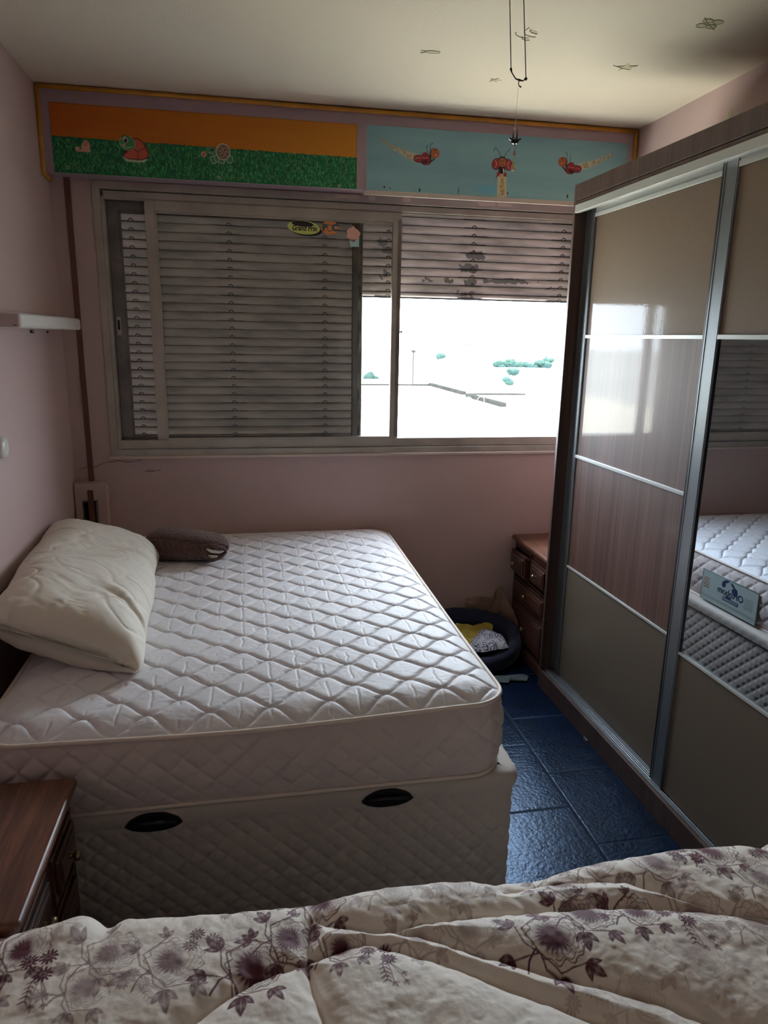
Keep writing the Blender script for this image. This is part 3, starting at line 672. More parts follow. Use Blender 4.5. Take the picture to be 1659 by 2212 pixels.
for z in (.110, .044):
    m = MB(); bead(m, 0, .0058); o = m.build('shell', M['bead'], mo); o.location = (0, 0, z); o.scale = (1, .7, 1.15)
    m = MB(); m.tube([(0, -.0044, .004), (0, -.0047, 0), (0, -.0044, -.004)], .0008, 5); m.build('slit', M['shell_dark'], o)
om = MB()
om.lathe([(.0008, .006), (.010, .003), (.012, -.004), (.0065, -.010)], Matrix.Translation((0, 0, .080)), 10)
for s_ in (-1, 1):
    om.prism([(0, .082), (s_*.018, .086), (s_*.0195, .083), (s_*.010, .077), (0, .076)], 'y', -.0015, .0015)
    om.prism([(s_*.003, .084), (s_*.008, .084), (s_*.0065, .104 if s_ < 0 else .112)], 'y', -.0012, .0012)
om.build('ornament', M['ornament'], mo)
m = MB(); bead(m, .067, .0042); m.lathe([(.004, 0), (.004, .0015)], Matrix.Translation((-.004, -.006, .081)), 8); m.build('ornament_tip', M['ornament_w'], mo)
m = MB(); m.lathe([(.0007, .026), (.0028, .022), (.0048, .012), (.0068, .004), (.0066, .0), (.004, -.004), (.0008, -.0055)], Matrix(), 14); m.build('drop', M['drop'], mo)

# ------------------------------------------------------------------ wardrobe
WA = -.0219; RZ = math.atan2(-math.cos(WA), -math.sin(WA))
wd = empty('wardrobe', (2.2469, -.5323, 0), RZ, 'tall brown wardrobe with glossy and mirrored sliding doors against the right wall', 'wardrobe')
WL, WDp, WH = 1.98, .42, 2.35
b_ = MB(); b_.box(0, .019, .0, WDp, 0, WH, .001); b_.build('side_panel', M['wwood'], wd)
b_ = MB(); b_.box(WL-.019, WL, .0, WDp, 0, WH, .001); b_.build('side_panel', M['wwood'], wd)
bx('back_panel', M['wwood'], wd, .019, WL-.019, WDp-.008, WDp, .0, WH)
bx('top_panel', M['wwood'], wd, .019, WL-.019, .02, WDp-.008, WH-.02, WH-.001)
bx('bottom_panel', M['wwood'], wd, .019, WL-.019, .02, WDp-.008, .075, .09)
bx('inner_divider', M['wwood'], wd, .965, .983, .10, WDp-.008, .09, WH-.02)
b_ = MB(); b_.box(.019, WL-.019, .0005, .02, 2.284, WH-.0005, .001); b_.box(.019, WL-.019, .0005, .02, 2.266, 2.2805, .001); b_.build('fascia', M['wwood'], wd)
b_ = MB(); b_.box(.019, WL-.019, -.003, .020, 2.234, 2.2665, .002); b_.box(.019, WL-.019, .020, .098, 2.255, 2.2665)
b_.build('top_rail', M['silver_w'], wd)
b_ = MB(); b_.box(.0, WL, -.001, .018, 0, .094, .001); b_.box(.019, WL-.019, .018, .105, .078, .0915); b_.build('plinth', M['wwood'], wd)
b_ = MB(); b_.box(.019, WL-.019, .016, .098, .0915, .094)
for yy in (.022, .031, .040, .062, .071): b_.box(.019, WL-.019, yy, yy+.0035, .094, .104, .001)
b_.build('floor_rail', M['stile'], wd)
MB().box(.5, .53, -.0035, -.001, .0, .006).build('glide_foot', M['silver'], wd)

def door(name, xa, xb, y, sl, sr, kind, zb=.106, zt=2.252):
    d = empty(name, (0, 0, 0)); d.parent = wd
    s = MB()
    for a, b2 in ((xa, xa+sl), (xb-sr, xb)):
        s.box(a, b2, y, y+.024, zb, zt, .0015); s.box(a+.004, a+.007, y-.0015, y, zb, zt); s.box(b2-.007, b2-.004, y-.0015, y, zb, zt)
    s.build('stile', M['stile'], d)
    s = MB(); s.box(xa+.002, xb-.002, y+.002, y+.022, zt-.028, zt-.001, .001); s.box(xa+sl, xb-sr, y-.002, y+.002, zt-.042, zt-.026, .001); s.build('top_edge', M['silver_w'], d)
    a, b2 = xa+sl-.001, xb-sr+.001
    MB().box(a, b2, y+.006, y+.016, 1.726, zt-.04).build('linen_panel', M['linen_g'], d)
    for z in (1.720,) + ((1.190,) if kind == 'wood' else ()) :
        MB().box(a, b2, y-.0015, y+.016, z-.007, z+.007, .001).build('trim_strip', M['silver_w'], d)
    zl = .664 if kind == 'wood' else .650
    MB().box(a, b2, y+.001, y+.016, zl-.005, zl+.005, .001).build('trim_strip', M['silver_w'], d)
    MB().box(a, b2, y+.006, y+.016, zb, zl-.004).build('taupe_panel', M['taupe_g'], d)
    if kind == 'wood':
        MB().box(a, b2, y+.006, y+.016, 1.196, 1.714).build('wood_panel', M['wwood_g'], d)
        MB().box(a, b2, y+.006, y+.016, zl+.004, 1.184).build('wood_panel', M['wwood_g'], d)
    else:
        m = MB(); m.box(a, b2, y+.008, y+.014, zl+.004, 1.714); o = m.build('mirror_pane', M['mirror'], d)
        s = MB(); s.box(a, a+.004, y+.004, y+.015, zl, 1.714); s.build('gasket', M['black'], d)
    s = MB(); s.box(xa-.012 if kind != 'wood' else xb, xa if kind != 'wood' else xb+.006, y+.002, y+.022, zb, zt-.002); s.build('brush_seal', M['black'], d)
    return d
door('sliding_door', .0195, .985, .054, .080, .055, 'wood')
door('sliding_door', .965, 1.955, .022, .066, .066, 'mirror')

# ------------------------------------------------------------------ rosewood chests (same family)
def chest(name, loc, rz, wdt, dep, hgt, label, cat, open0=.0, over=.016):
    r_ = empty(name, loc, rz, label, cat)
    # body: local x along the front, front at y=0 facing -y
    c_ = MB(); c_.box(.0, .022, .0, dep, .05, hgt-.03, .002); c_.box(wdt-.022, wdt, .0, dep, .05, hgt-.03, .002)
    c_.box(.02, wdt-.02, dep-.012, dep, .05, hgt-.03); c_.box(.02, wdt-.02, .002, dep-.01, .05, .075)
    for z in (hgt-.062, hgt-.205, hgt-.215, hgt-.355, .075): c_.box(.02, wdt-.02, .001, .02, z, z+.030 if z > hgt-.1 else z+.022)
    c_.box(wdt/2-.014, wdt/2+.014, .001, .02, hgt-.205, hgt-.04)
    c_.build('carcass', M['rosewood'], r_)
    p_ = MB(); p_.box(-.008, wdt+.008, -.010, dep, .0, .055, .006); p_.box(-.004, wdt+.004, -.005, dep, .055, .066, .004); p_.build('plinth', M['rosewood'], r_)
    t_ = MB(); t_.box(-over, wdt+over, -over-.004, dep, hgt-.026, hgt, .011, 4); t_.box(-.005, wdt+.005, -.006, dep, hgt-.036, hgt-.024, .003); t_.build('top', M['rosewood_y'], r_)
    def drawer(xa, xb, za, zb, out=0, knobs=1):
        d = MB(); d.box(xa, xb, -.004-out, .015-out, za, zb, .002); d.box(xa+.012, xb-.012, -.014-out, -.003-out, za+.012, zb-.012, .007, 2); d.box(xa+.028, xb-.028, -.017-out, -.012-out, za+.028, zb-.028, .002)
        if out > .01: d.box(xa+.006, xb-.006, .014-out, .10, za+.006, zb-.012)
        o = d.build('drawer', M['rosewood'], r_)
        for k in range(knobs):
            kx = xa+(xb-xa)*((k+1)/(knobs+1) if knobs == 1 else (.22+.56*k)); kz = (za+zb)/2
            MB().lathe([(.006, 0), (.004, .004), (.004, .010), (.011, .014), (.013, .019), (.010, .025), (.003, .027)], Matrix.Translation((kx, -.016-out, kz)) @ Matrix.Rotation(PI/2, 4, 'X'), 16).build('knob', M['brass'], o)
    m_ = wdt/2
    drawer(.030, m_-.014, hgt-.185, hgt-.068, open0); drawer(m_+.014, wdt-.030, hgt-.185, hgt-.068, .004)
    drawer(.030, wdt-.030, hgt-.335, hgt-.225, .0); drawer(.030, wdt-.030, .085, hgt-.362, 0)
    return r_
chest('chest_of_drawers', (2.288, -.016, 0), -PI/2, .480, .455, .647, 'small dark rosewood chest of drawers between window wall and wardrobe', 'chest of drawers', .028)
chest('nightstand', (.378, -2.392, 0), PI/2, .435, .372, .625, 'reddish brown wooden nightstand between the two beds at lower left', 'nightstand', .0)

# ------------------------------------------------------------------ bare mattress
def rrect(x0, x1, y0, y1, r, step):
    """perimeter points (counter-clockwise from above) and outward normals of a rounded rectangle"""
    P = []; Nn = []
    def seg(ax, ay, bx_, by, nx, ny):
        n = max(2, int(math.hypot(bx_-ax, by-ay)/step))
        for i in range(n): t = i/n; P.append((ax+(bx_-ax)*t, ay+(by-ay)*t)); Nn.append((nx, ny))
    def arc(cx, cy, a0):
        n = max(3, int(r*PI/2/step))
        for i in range(n): a = a0+PI/2*i/n; P.append((cx+r*math.cos(a), cy+r*math.sin(a))); Nn.append((math.cos(a), math.sin(a)))
    seg(x0+r, y0, x1-r, y0, 0, -1); arc(x1-r, y0+r, -PI/2); seg(x1, y0+r, x1, y1-r, 1, 0); arc(x1-r, y1-r, 0)
    seg(x1-r, y1, x0+r, y1, 0, 1); arc(x0+r, y1-r, PI/2); seg(x0, y1-r, x0, y0+r, -1, 0); arc(x0+r, y0+r, PI)
    return np.array(P), np.array(Nn)
def quilt_side(s, z, w, h, depth, seam=.0035):
    a = s/w+z/h; b = s/w-z/h; L = w*h/math.hypot(w, h)
    d = np.minimum(np.abs(a-np.round(a)), np.abs(b-np.round(b)))*L
    return depth*(1-np.exp(-d/(seam*1.5)))

mx0, mx1, my0, my1 = .145, 1.545, -1.902, -.014
MZ = .700
def mat_z(x, y):   # slow unevenness of the top
    return -.013*np.exp(-((y+1.9)/.25)**2)*np.exp(-((x-.75)/.38)**2)+.010*np.exp(-(((x-1.5)/.25)**2+((y+1.9)/.3)**2))+.003*fbm(x*1.7, y*1.7, .5, 2)
mt = empty('mattress', ((mx0+mx1)/2, (my0+my1)/2, .48), 0, 'bare white quilted double mattress on the tall bed base under the window', 'mattress')
def loc2(o, root): o.parent = root; o.matrix_parent_inverse = Matrix.Translation(-root.location); return o
xs = np.linspace(mx0, mx1, 430); ys = np.linspace(my0, my1, 580)
X, Y = np.meshgrid(xs, ys, indexing='ij')
rc = .105
cx = np.clip(X, mx0+rc, mx1-rc); cy = np.clip(Y, my0+rc, my1-rc); dx = X-cx; dy = Y-cy
m_ = np.maximum(np.abs(dx), np.abs(dy)); dd = np.hypot(dx, dy)+1e-9
both = (np.abs(dx) > 1e-6) & (np.abs(dy) > 1e-6)
X = np.where(both, cx+dx*m_/dd, X); Y = np.where(both, cy+dy*m_/dd, Y)
edge = np.where(both, rc-m_, np.minimum(np.minimum(X-mx0, mx1-X), np.minimum(Y-my0, my1-Y)))
QB, QA = .162, .066            # ogee quilting: length of a cell along x, spacing of the wavy seams
qx = X+.006*fbm(X*5, Y*5, 2.); qy = Y+1.462+.005*fbm(X*5+9, Y*5, 3.)
k0 = np.floor(qy/QA)
def seam_y(k): return k*QA+np.where(k.astype(int) % 2 == 0, 1, -1)*(-QA/2)*np.cos(2*PI*(qx-.961)/QB)
sl = QA/2*2*PI/QB
D = np.full_like(X, 9.)
for kk in (-1, 0, 1, 2):
    k = k0+kk; dyk = np.abs(qy-seam_y(k)); slope = sl*np.abs(np.sin(2*PI*(qx-.961)/QB)); D = np.minimum(D, dyk/np.sqrt(1+slope**2))
puff = .0105*(1-np.exp(-D/.0052))-.0015*np.exp(-(D/.0012)**2)
# little radiating creases pulled in across each cell
cre = .0012*np.abs(fbm(X*38+3*np.sin(Y*20), Y*38, 5., 3))-.0016*np.exp(-((np.abs(fbm(X*16, Y*16, 7., 2)))/.035)**2)*np.exp(-D/.03)
ph = (qx-.961+.006*fbm(X*31, Y*31, 3., 2))/(QB/2); dxp = np.abs(ph-np.round(ph))*QB/2
cre = cre-.0030*np.exp(-(dxp/.0022)**2)*sst(.009, .015, D)*sst(-.15, .1, fbm(X*17+3, Y*17, 8., 2))
cre = cre-.0016*np.exp(-(((np.abs(qy/QA*3+fbm(X*12, Y*12, 2., 2)) % 1)-.5)/.07)**2)*np.exp(-(D/.012)**2)*sst(.003, .006, D)*sst(0, .2, fbm(X*23, Y*23, 6., 2))
fade = sst(.0, .05, edge)
Zt = MZ+mat_z(X, Y)+.016*sst(0, .10, edge)-.004*(1-sst(0, .02, edge))+(puff+cre)*(.25+.75*fade)
o = mk('quilted_top', np.stack([X, Y, Zt], -1), gridF(len(xs), len(ys)), M['mat_fab']); loc2(o, mt)
P, Nn = rrect(mx0, mx1, my0, my1, rc, .0045); S_ = np.concatenate([[0], np.cumsum(np.hypot(*np.diff(P, axis=0).T))])
nz = 50; V = []
zt_ = MZ-.002+mat_z(P[:, 0], P[:, 1]); zb_ = np.full(len(P), .487)
for i in range(nz+1):
    t = i/nz; z = zt_*(1-t)+zb_*t; bul = .014*math.sin(PI*t)**.8-.006*(t < .02)
    q = quilt_side(S_, (z-.48)+0*S_, .080, .074, .0085)*math.sin(PI*min(max(t, .02), .98))**.4
    off = bul+q-.004+.0015*fbm(S_*6, z*30, 2.)
    V.append(np.stack([P[:, 0]+Nn[:, 0]*off, P[:, 1]+Nn[:, 1]*off, z], -1))
V = np.stack(V, 1); V[:, -1, 2] -= 0
o = mk('border', V[:, ::-1], gridF(len(P), nz+1, cu=True), M['mat_side']); loc2(o, mt)
st_ = slice(None, None, 3)
for nm, zz, ro in (('piping', zt_+.000, .0065), ('piping', zb_-.002, .0060)):
    t_ = MB(); t_.tube([(p[0]+n_[0]*.001, p[1]+n_[1]*.001, z) for p, n_, z in zip(P[st_], Nn[st_], zz[st_])], ro, 8, closed=True); o = t_.build(nm, M['pipe'], mt); loc2(o, mt)
o = mk('underside', np.stack(np.meshgrid([mx0+.05, mx1-.05], [my0+.05, my1-.05], [.484], indexing='ij'), -1).reshape(2, 2, 3), gridF(2, 2), M['mat_side']); loc2(o, mt)
# label on the side that faces the wardrobe (seen in its mirror)
lb = empty('label', (0, 0, 0)); loc2(lb, mt)
ly0, ly1, lz0, lz1 = -1.085, -.715, .492, .640; lx = mx1+.0215
def lab(name, y0, y1, z0, z1, x, mat):
    m = MB(); m.box(x-.0003, x, y0, y1, z0, z1); return m.build(name, mat, lb)
m = MB(); m.box(lx-.006, lx-.0003, ly0, ly1, lz0, lz1, .002); m.build('label_patch', K['paper'], lb)
m = MB(); m.tube([(lx-.001, ly0, lz0), (lx-.001, ly1, lz0), (lx-.001, ly1, lz1), (lx-.001, ly0, lz1)], .0022, 6, closed=True); m.build('label_edge', K['grey'], lb)
gl_ = MB()
cy_, cz_ = -.905, .590
for pts in ([(-.055, .012), (-.05, .03), (-.03, .043), (-.005, .046), (-.012, .036), (-.03, .028), (-.028, .012), (-.042, .002)], [(.0, .04), (.022, .036), (.03, .026), (.05, .018), (.055, -.004), (.038, -.018), (.018, -.004), (.012, .012), (.026, .018), (.012, .026)],
            [(-.03, -.03), (.022, -.03), (.0, -.046), (-.012, -.042)]):
    gl_.prism([(cy_-a, cz_+b) for a, b in pts], 'x', lx-.0004, lx+.0001)
gl_.build('globe_print', K['inkb'], lb)
text_mesh('label_lettering', 'Ortobom', .044, K['inkb'], lb, (lx+.0003, -.912, .576), (PI/2, 0, PI/2), bold=.0006)
lab('label_band', -.970, -.865, .534, .551, lx+.0002, K['inkb'])
tx = MB()
for i in range(13): tx.box(lx, lx+.0004, -.963+i*.0075, -.959+i*.0075, .538, .547)
tx.build('band_print', K['paper'], lb)
ln = MB()
for i in range(5): ln.box(lx-.0002, lx+.0002, -.768, -.730+.004*(i % 2), .600-i*.011, .604-i*.011)
ln.build('red_print', K['rust'], lb)
ln = MB()
for i in range(6): ln.box(lx-.0002, lx+.0002, -1.060+.003*(i % 2), -1.005, .590-i*.009, .5925-i*.009)
for z_ in (.512, .518): ln.box(lx-.0002, lx+.0002, ly0+.01, ly1-.01, z_, z_+.0015)
ln.build('fine_print', K['grey'], lb)

# ------------------------------------------------------------------ upholstered storage base
bb = empty('bed_base', (.86, -.96, 0), 0, 'tall upholstered storage bed base with two black handles under the white mattress', 'bed base')
bx0, bx1, by0, by1 = .125, 1.590, -1.906, -.012
P, Nn = rrect(bx0, bx1, by0, by1, .045, .005); S_ = np.concatenate([[0], np.cumsum(np.hypot(*np.diff(P, axis=0).T))])
V = []; prof = [(0, .434), (.0, .437), (.002, .445), (.003, .460), (.001, .470), (-.006, .478), (-.02, .4815), (-.06, .482)]
for off, z in prof:
    q = .0022*quilt_side(S_, z+0*S_, .056, .056, 1.0)
    V.append(np.stack([P[:, 0]+Nn[:, 0]*(off+q), P[:, 1]+Nn[:, 1]*(off+q), z+0*q], -1))
V = np.stack(V, 1); o = mk('lid', V, gridF(len(P), len(prof), cu=True), M['base_fab']); loc2(o, bb)
li = MB(); li.box(bx0+.03, bx1-.03, by0+.03, by1-.03, .436, .4815); o = li.build('lid_core', M['base_fab'], bb); loc2(o, bb)
P, Nn = rrect(bx0+.006, bx1-.012, by0+.004, by1-.004, .030, .0045); S_ = np.concatenate([[0], np.cumsum(np.hypot(*np.diff(P, axis=0).T))])
V = []; n_ = 84
for i in range(n_+1):
    z = .036+(.4325-.036)*i/n_; q = quilt_side(S_, z+0*S_, .0565, .056, .0065)*min(1, (n_-i)/4+.2)
    V.append(np.stack([P[:, 0]+Nn[:, 0]*(q-.004), P[:, 1]+Nn[:, 1]*(q-.004), z+0*q], -1))
o = mk('body', np.stack(V, 1), gridF(len(P), n_+1, cu=True), M['base_fab']); loc2(o, bb)
for x_ in (bx0+.07, bx1-.09):
    for y_ in (by0+.09, by1-.07):
        m = MB(); m.lathe([(.022, 0), (.025, .03), (.028, .04)], Matrix.Translation((x_, y_, 0)), 16); o = m.build('foot', M['black'], bb); loc2(o, bb)
m = MB(); m.box(bx0+.03, bx1-.04, by0+.03, by1-.03, .036, .05); o = m.build('underside', M['black'], bb); loc2(o, bb)
for cx_ in (.567, 1.196):
    hm = MB(); pts = []
    for a in np.linspace(-1, 1, 15): pts.append((cx_+.073*a, .4425+.025*(1-abs(a)**2.6)+(.006 if abs(a) < .98 else 0)))
    for a in np.linspace(1, -1, 15): pts.append((cx_+.073*a, .4425-.021*(1-abs(a)**2.6)*(1 if abs(a) > .62 else .92)))
    hm.prism(pts, 'y', by0-.012, by0-.001)
    o = hm.build('handle', M['black'], bb); loc2(o, bb)
    m = MB(); m.tube([(cx_-.058, by0-.012, .448), (cx_-.02, by0-.022, .456), (cx_+.02, by0-.022, .456), (cx_+.058, by0-.012, .448)], .006, 8); m2 = m.build('grip', M['black'], o); m2.matrix_parent_inverse = o.matrix_parent_inverse.copy(); m2.parent = o; m2.matrix_parent_inverse = Matrix()

# ------------------------------------------------------------------ long cream pillow leaning on the wall
def long_pillow():
    na, nb = 260, 220
    A, B = np.meshgrid(np.linspace(0, 1, na), np.linspace(0, 2*PI, nb, endpoint=False), indexing='ij')
    e = np.abs(2*A-1)
    thick = np.clip(1-e**11, 0, 1)**.45; wid = np.clip(1-e**30*.08, 0, 1)*(1+.02*np.cos(2*PI*A*2))
    cu, cv = np.cos(B), np.sin(B)
    pw = 2/2.9
    u = np.sign(cu)*np.abs(cu)**pw; v = np.sign(cv)*np.abs(cv)**pw
    hw = .232*wid; ht = .098*thick*(1+.06*np.sin(A*9+1))*(1+.10*np.exp(-((A-.80)/.2)**2))
    # corners of the cushion thin out towards the two long seams
    ht = ht*(1-.35*np.abs(u)**6)
    tilt = -.33+.04*A
    x = u*hw; z = v*ht
    z = z+.012*(1-np.abs(u))*np.sin(A*14+u*3)*(v > 0)*thick
    X = x*np.cos(tilt)-z*np.sin(tilt); Z = x*np.sin(tilt)+z*np.cos(tilt)
    Yc = -.455-1.105*A
    ax = .208+.085*A; az = .812
    # the near end is swung a little away from the wall and its face bulges
    Yn = Yc-.035*np.clip(1-np.abs(v), 0, 1)*sst(.85, 1, A)+.05*(X/.23)*(-1)*sst(.6, 1, A)*0-.10*(X/.23)*sst(.55, 1, A)*.55
    Xw = ax+X; Zw = az+Z
    # folds: long soft ones from the middle and short gathers at the right seam
    n1 = fbm(A*5+u*.7, u*1.2+A*3, 3., 3)
    f = -.007*np.exp(-(n1/.09)**2)*(v > -.2)
    n2 = fbm(A*9-u*1.5, u*2+A*4, 9., 2); f += -.004*np.exp(-(n2/.06)**2)*(v > -.4)
    f += .009*np.sin((A*30+u*3.2+2*n1))*np.clip(u-.35, 0, 1)*1.6*(v > -.6)*np.exp(-((A-.42)/.3)**2)
    f += .006*fbm(A*14, u*4+B, 8., 3)
    f += -.008*np.exp(-((A-.70-.16*u+.02*n1)/.014)**2)*sst(.0, .5, u)*(v > -.5)
    f += -.010*np.exp(-((A-.30+.05*u+.02*n1)/.012)**2)*sst(-.1, .5, u)*(v > -.3)
    f += .010*np.exp(-((A-.665-.16*u)/.025)**2)*sst(.1, .6, u)*(v > 0)
    Zw = Zw+f*np.cos(tilt); Xw = Xw-f*np.sin(tilt)
    Zw = np.maximum(Zw, MZ+.031+.0*A-.006*(1-np.abs(u))); Xw = np.maximum(Xw, .010+.003*np.sin(A*30)**2)
    V = np.stack([Xw, Yn, Zw], -1)
    o = mk('long_pillow', V, gridF(na, nb, cv=True)[:, ::-1], M['pillow'])
    me = o.data; bm = bmesh.new(); bm.from_mesh(me); bm.verts.ensure_lookup_table()
    for a in (0, na-1):
        try: ff = bm.faces.new([bm.verts[a*nb+k] for k in range(nb)]); ff.smooth = True
        except Exception: pass
    bmesh.ops.recalc_face_normals(bm, faces=bm.faces); bm.to_mesh(me); bm.free()
    return o
lp = long_pillow(); tag(lp, 'long plump cream pillow leaning on the left wall on the mattress', 'pillow')

# ------------------------------------------------------------------ brown fleece roll
fr_ = empty('fleece_roll', (.555, -.475, .727), math.radians(-19), 'rolled dark brown fleece cover beside the long pillow by the window wall', 'fleece roll')
na, nb = 150, 110
A, B = np.meshgrid(np.linspace(0, 1, na), np.linspace(0, 2*PI, nb, endpoint=False), indexing='ij')
t = 2*A-1; tap = np.clip(1-np.abs(t)**5, 0, 1)**.5*(1-.12*(t > 0)*t**2)
u = np.sign(np.cos(B))*np.abs(np.cos(B))**.8; v = np.sign(np.sin(B))*np.abs(np.sin(B))**.85
op = np.exp(-((u+.75)/.35)**2-((v-.1)/.35)**2)*sst(.86, .99, A)      # pulled-in opening at the right end
xx = t*.19+.0*u; yy = u*.092*tap; zz = .062+v*.065*tap*(1+.1*np.sin(A*6))
sm = np.exp(-((np.sin(B)-.55)/.06)**2)*(np.cos(B) < 0)*np.exp(-((A-.4)/.5)**2)
rr = .0035*fbm(A*40, np.cos(B)*8+np.sin(B)*11, 3., 3)-.006*sm
yy = yy*(1+rr/.07); zz = zz+rr*v; zz = np.maximum(zz, .0)
xx = xx-.03*op; yy = yy+.02*op
o = mk('cover', np.stack([xx, yy, zz], -1), gridF(na, nb, cv=True)[:, ::-1], M['fleece'], fr_)
bm = bmesh.new(); bm.from_mesh(o.data); bm.verts.ensure_lookup_table()
for a in (0, na-1): bm.faces.new([bm.verts[a*nb+k] for k in range(nb)])
bmesh.ops.recalc_face_normals(bm, faces=bm.faces); bm.to_mesh(o.data); bm.free()
m = MB(); m.tube([(-.18+.012*i, -.060-.010*math.sin(i*.12), .086+.004*math.sin(i*.9)) for i in range(24)], .0028, 6); m.build('seam', M['seam'], fr_)
tg = MB(); tg.box(-.035, .035, -.008, .008, -.0008, .0008, .0005); o = tg.build('care_tag', M['lining'], fr_); o.location = (.0, .012, .1165); o.rotation_euler = (.25, .10, -.1)
# opening: fleece lips round a pale lining
ln = MB()
lip = [(.115, -.078, .085), (.135, -.078, .089), (.165, -.066, .084), (.186, -.040, .068), (.190, -.030, .048), (.175, -.052, .028), (.150, -.074, .022), (.128, -.082, .040), (.114, -.084, .066)]
ln.tube(lip, .009, 8, closed=True); ln.build('lip', M['fleece'], fr_)
ln = MB(); vs = [ln.bm.verts.new((x*1.0-.002, y+.004, z)) for x, y, z in lip]; c0 = ln.bm.verts.new((.150, -.052, .055))
for i in range(len(vs)): ln.bm.faces.new((vs[i], vs[(i+1) % len(vs)], c0))
ln.tube([(.125, -.083, .076), (.145, -.078, .064), (.172, -.058, .056), (.186, -.040, .056)], [.004, .009, .008, .004], 6)
ln.tube([(.128, -.084, .044), (.146, -.080, .040), (.165, -.064, .036)], [.003, .008, .005], 6)
ln.build('lining', M['lining'], fr_)

# ------------------------------------------------------------------ pet bed and cloths by the wall
pb = empty('pet_bed', (1.935, -.222, 0), 0, 'oval navy blue pet bed on the floor by the window wall', 'pet bed')
na, nb = 140, 40
A, B = np.meshgrid(np.linspace(0, 2*PI, na, endpoint=False), np.linspace(0, 2*PI, nb, endpoint=False), indexing='ij')
rimz = .165+.085*np.sin(A)*1.0+.02*np.cos(A)*0; rimz = np.where(np.sin(A) < 0, .150+.06*np.sin(A), rimz)   # high back, low front
rimz = rimz+.006*fbm(A*3, A*0, 1.)
th = .042
hx, hy = .335, .195
ex = np.cos(A); ey = np.sin(A)
ro = np.cos(B)*th*.85; hzv = (np.sin(B)*.5+.5)
px_ = (hx-th)*ex+ro*ex; py_ = (hy-th)*ey+ro*ey
zz = np.power(hzv, .8)*rimz; lean = (zz-.05)*.10
V = np.stack([px_+lean*ex, py_+np.minimum(lean, .02)*ey*.5, zz+.004*fbm(A*6, B, 2.)], -1); V[..., 2] = np.maximum(V[..., 2], .0)
mk('bolster', V, gridF(na, nb, True, True), M['navy'], pb)
r_, A2 = np.meshgrid(np.linspace(0, 1, 20), np.linspace(0, 2*PI, 80, endpoint=False), indexing='ij')
mk('cushion', np.stack([r_*(hx-th)*np.cos(A2), r_*(hy-th)*np.sin(A2), .04+.025*(1-r_**2)+.004*fbm(r_*5*np.cos(A2), r_*5*np.sin(A2), 1.)], -1), gridF(20, 80, cv=True), M['navy'], pb)

def cloth(name, loc, pts, zfn, mat, label, cat='cloth', res=70, colfn=None, rz=0):
    """crumpled piece of cloth: outline pts (radial), zfn(u, v) height; real thickness"""
    P_ = np.array(pts); c = P_.mean(0); n = 96
    seg = np.concatenate([P_, P_[:1]]); L = np.concatenate([[0], np.cumsum(np.hypot(*np.diff(seg, axis=0).T))]); q = np.linspace(0, L[-1], n, endpoint=False)
    ex_ = np.stack([np.interp(q, L, seg[:, 0]), np.interp(q, L, seg[:, 1])], -1)
    ex_ = (np.roll(ex_, 1, 0)+2*ex_+np.roll(ex_, -1, 0))/4
    R = np.linspace(0, 1, res)[:, None, None]; G = c+(ex_-c)*R
    X, Y = G[..., 0], G[..., 1]; Z = zfn(X, Y, R[..., 0]+0*X)
    top = np.stack([X, Y, Z], -1); bot = top.copy(); bot[..., 2] -= .003
    F1 = gridF(res, n, cv=True); V = np.concatenate([top.reshape(-1, 3), bot.reshape(-1, 3)]); F2 = F1[:, ::-1]+res*n
    e = (res-1)*n+np.arange(n); e2 = (res-1)*n+(np.arange(n)+1) % n; F3 = np.stack([e, e+res*n, e2+res*n, e2], -1)
    colr = None
    if colfn is not None: colr = np.concatenate([colfn(X, Y).reshape(-1, 3)]*2)
    o = mk(name, V, np.concatenate([F1, F2, F3]), mat, col=colr); o.location = loc; o.rotation_euler = (0, 0, rz)
    bm = bmesh.new(); bm.from_mesh(o.data); bmesh.ops.recalc_face_normals(bm, faces=bm.faces); bm.to_mesh(o.data); bm.free()
    return tag(o, label, cat)
def ridg(x, y, z=0.): return 1-np.abs(fbm(x, y, z, 3))*2.2
def ymus(x, y):
    n = fbm(x*6, y*6, 4.)[..., None]; a = np.array(rgb(170, 152, 58)); b = np.array(rgb(196, 178, 84)); c_ = a*(.5-n*.5)+b*(.5+n*.5)
    k = np.exp(-(((x+.13)/.035)**2+((y+.055)/.03)**2))[..., None]; return c_*(1-k)+np.array(rgb(200, 90, 90))*k
cloth('yellow_cloth', (1.945, -.205, .045), [(-.20, -.10), (-.05, -.115), (.03, -.09), (.16, -.01), (.19, .06), (.15, .085), (.10, .05), (.02, .09), (-.06, .06), (-.14, .10), (-.22, .05)],
      lambda x, y, r: .088+.050*np.clip(ridg(x*7+1.5, y*11+x*3, 2.), 0, 1)*(1-r*.5)+.03*sst(-.05, .09, y)+.012*fbm(x*22, y*22, 3.), paintmat('mustard_weave', .9, .3), 'crumpled mustard yellow cloth lying in the navy pet bed', colfn=ymus)
def pais(x, y):
    """paisley-like scrolls: rings of ink around scattered centres"""
    c_ = np.ones(x.shape)
    rs_ = np.random.RandomState(8)
    for i in range(60):
        a, b = rs_.uniform(-.18, .18), rs_.uniform(-.12, .12); r0 = rs_.uniform(.008, .022); ph = rs_.uniform(0, 6)
        r = np.hypot(x-a, y-b); th_ = np.arctan2(y-b, x-a)+ph; near = r < r0*1.5
        sp = np.abs(np.sin((r/r0*4.5-th_)*.5*2)); c_ = np.where(near & (sp < .42), .0, c_)
    n = fbm(x*60, y*60, 2.); c_ = np.where(np.abs(n) < .035, .25, c_)
    return np.array(rgb(214, 214, 226))*c_[..., None]+np.array(rgb(22, 30, 84))*(1-c_[..., None])
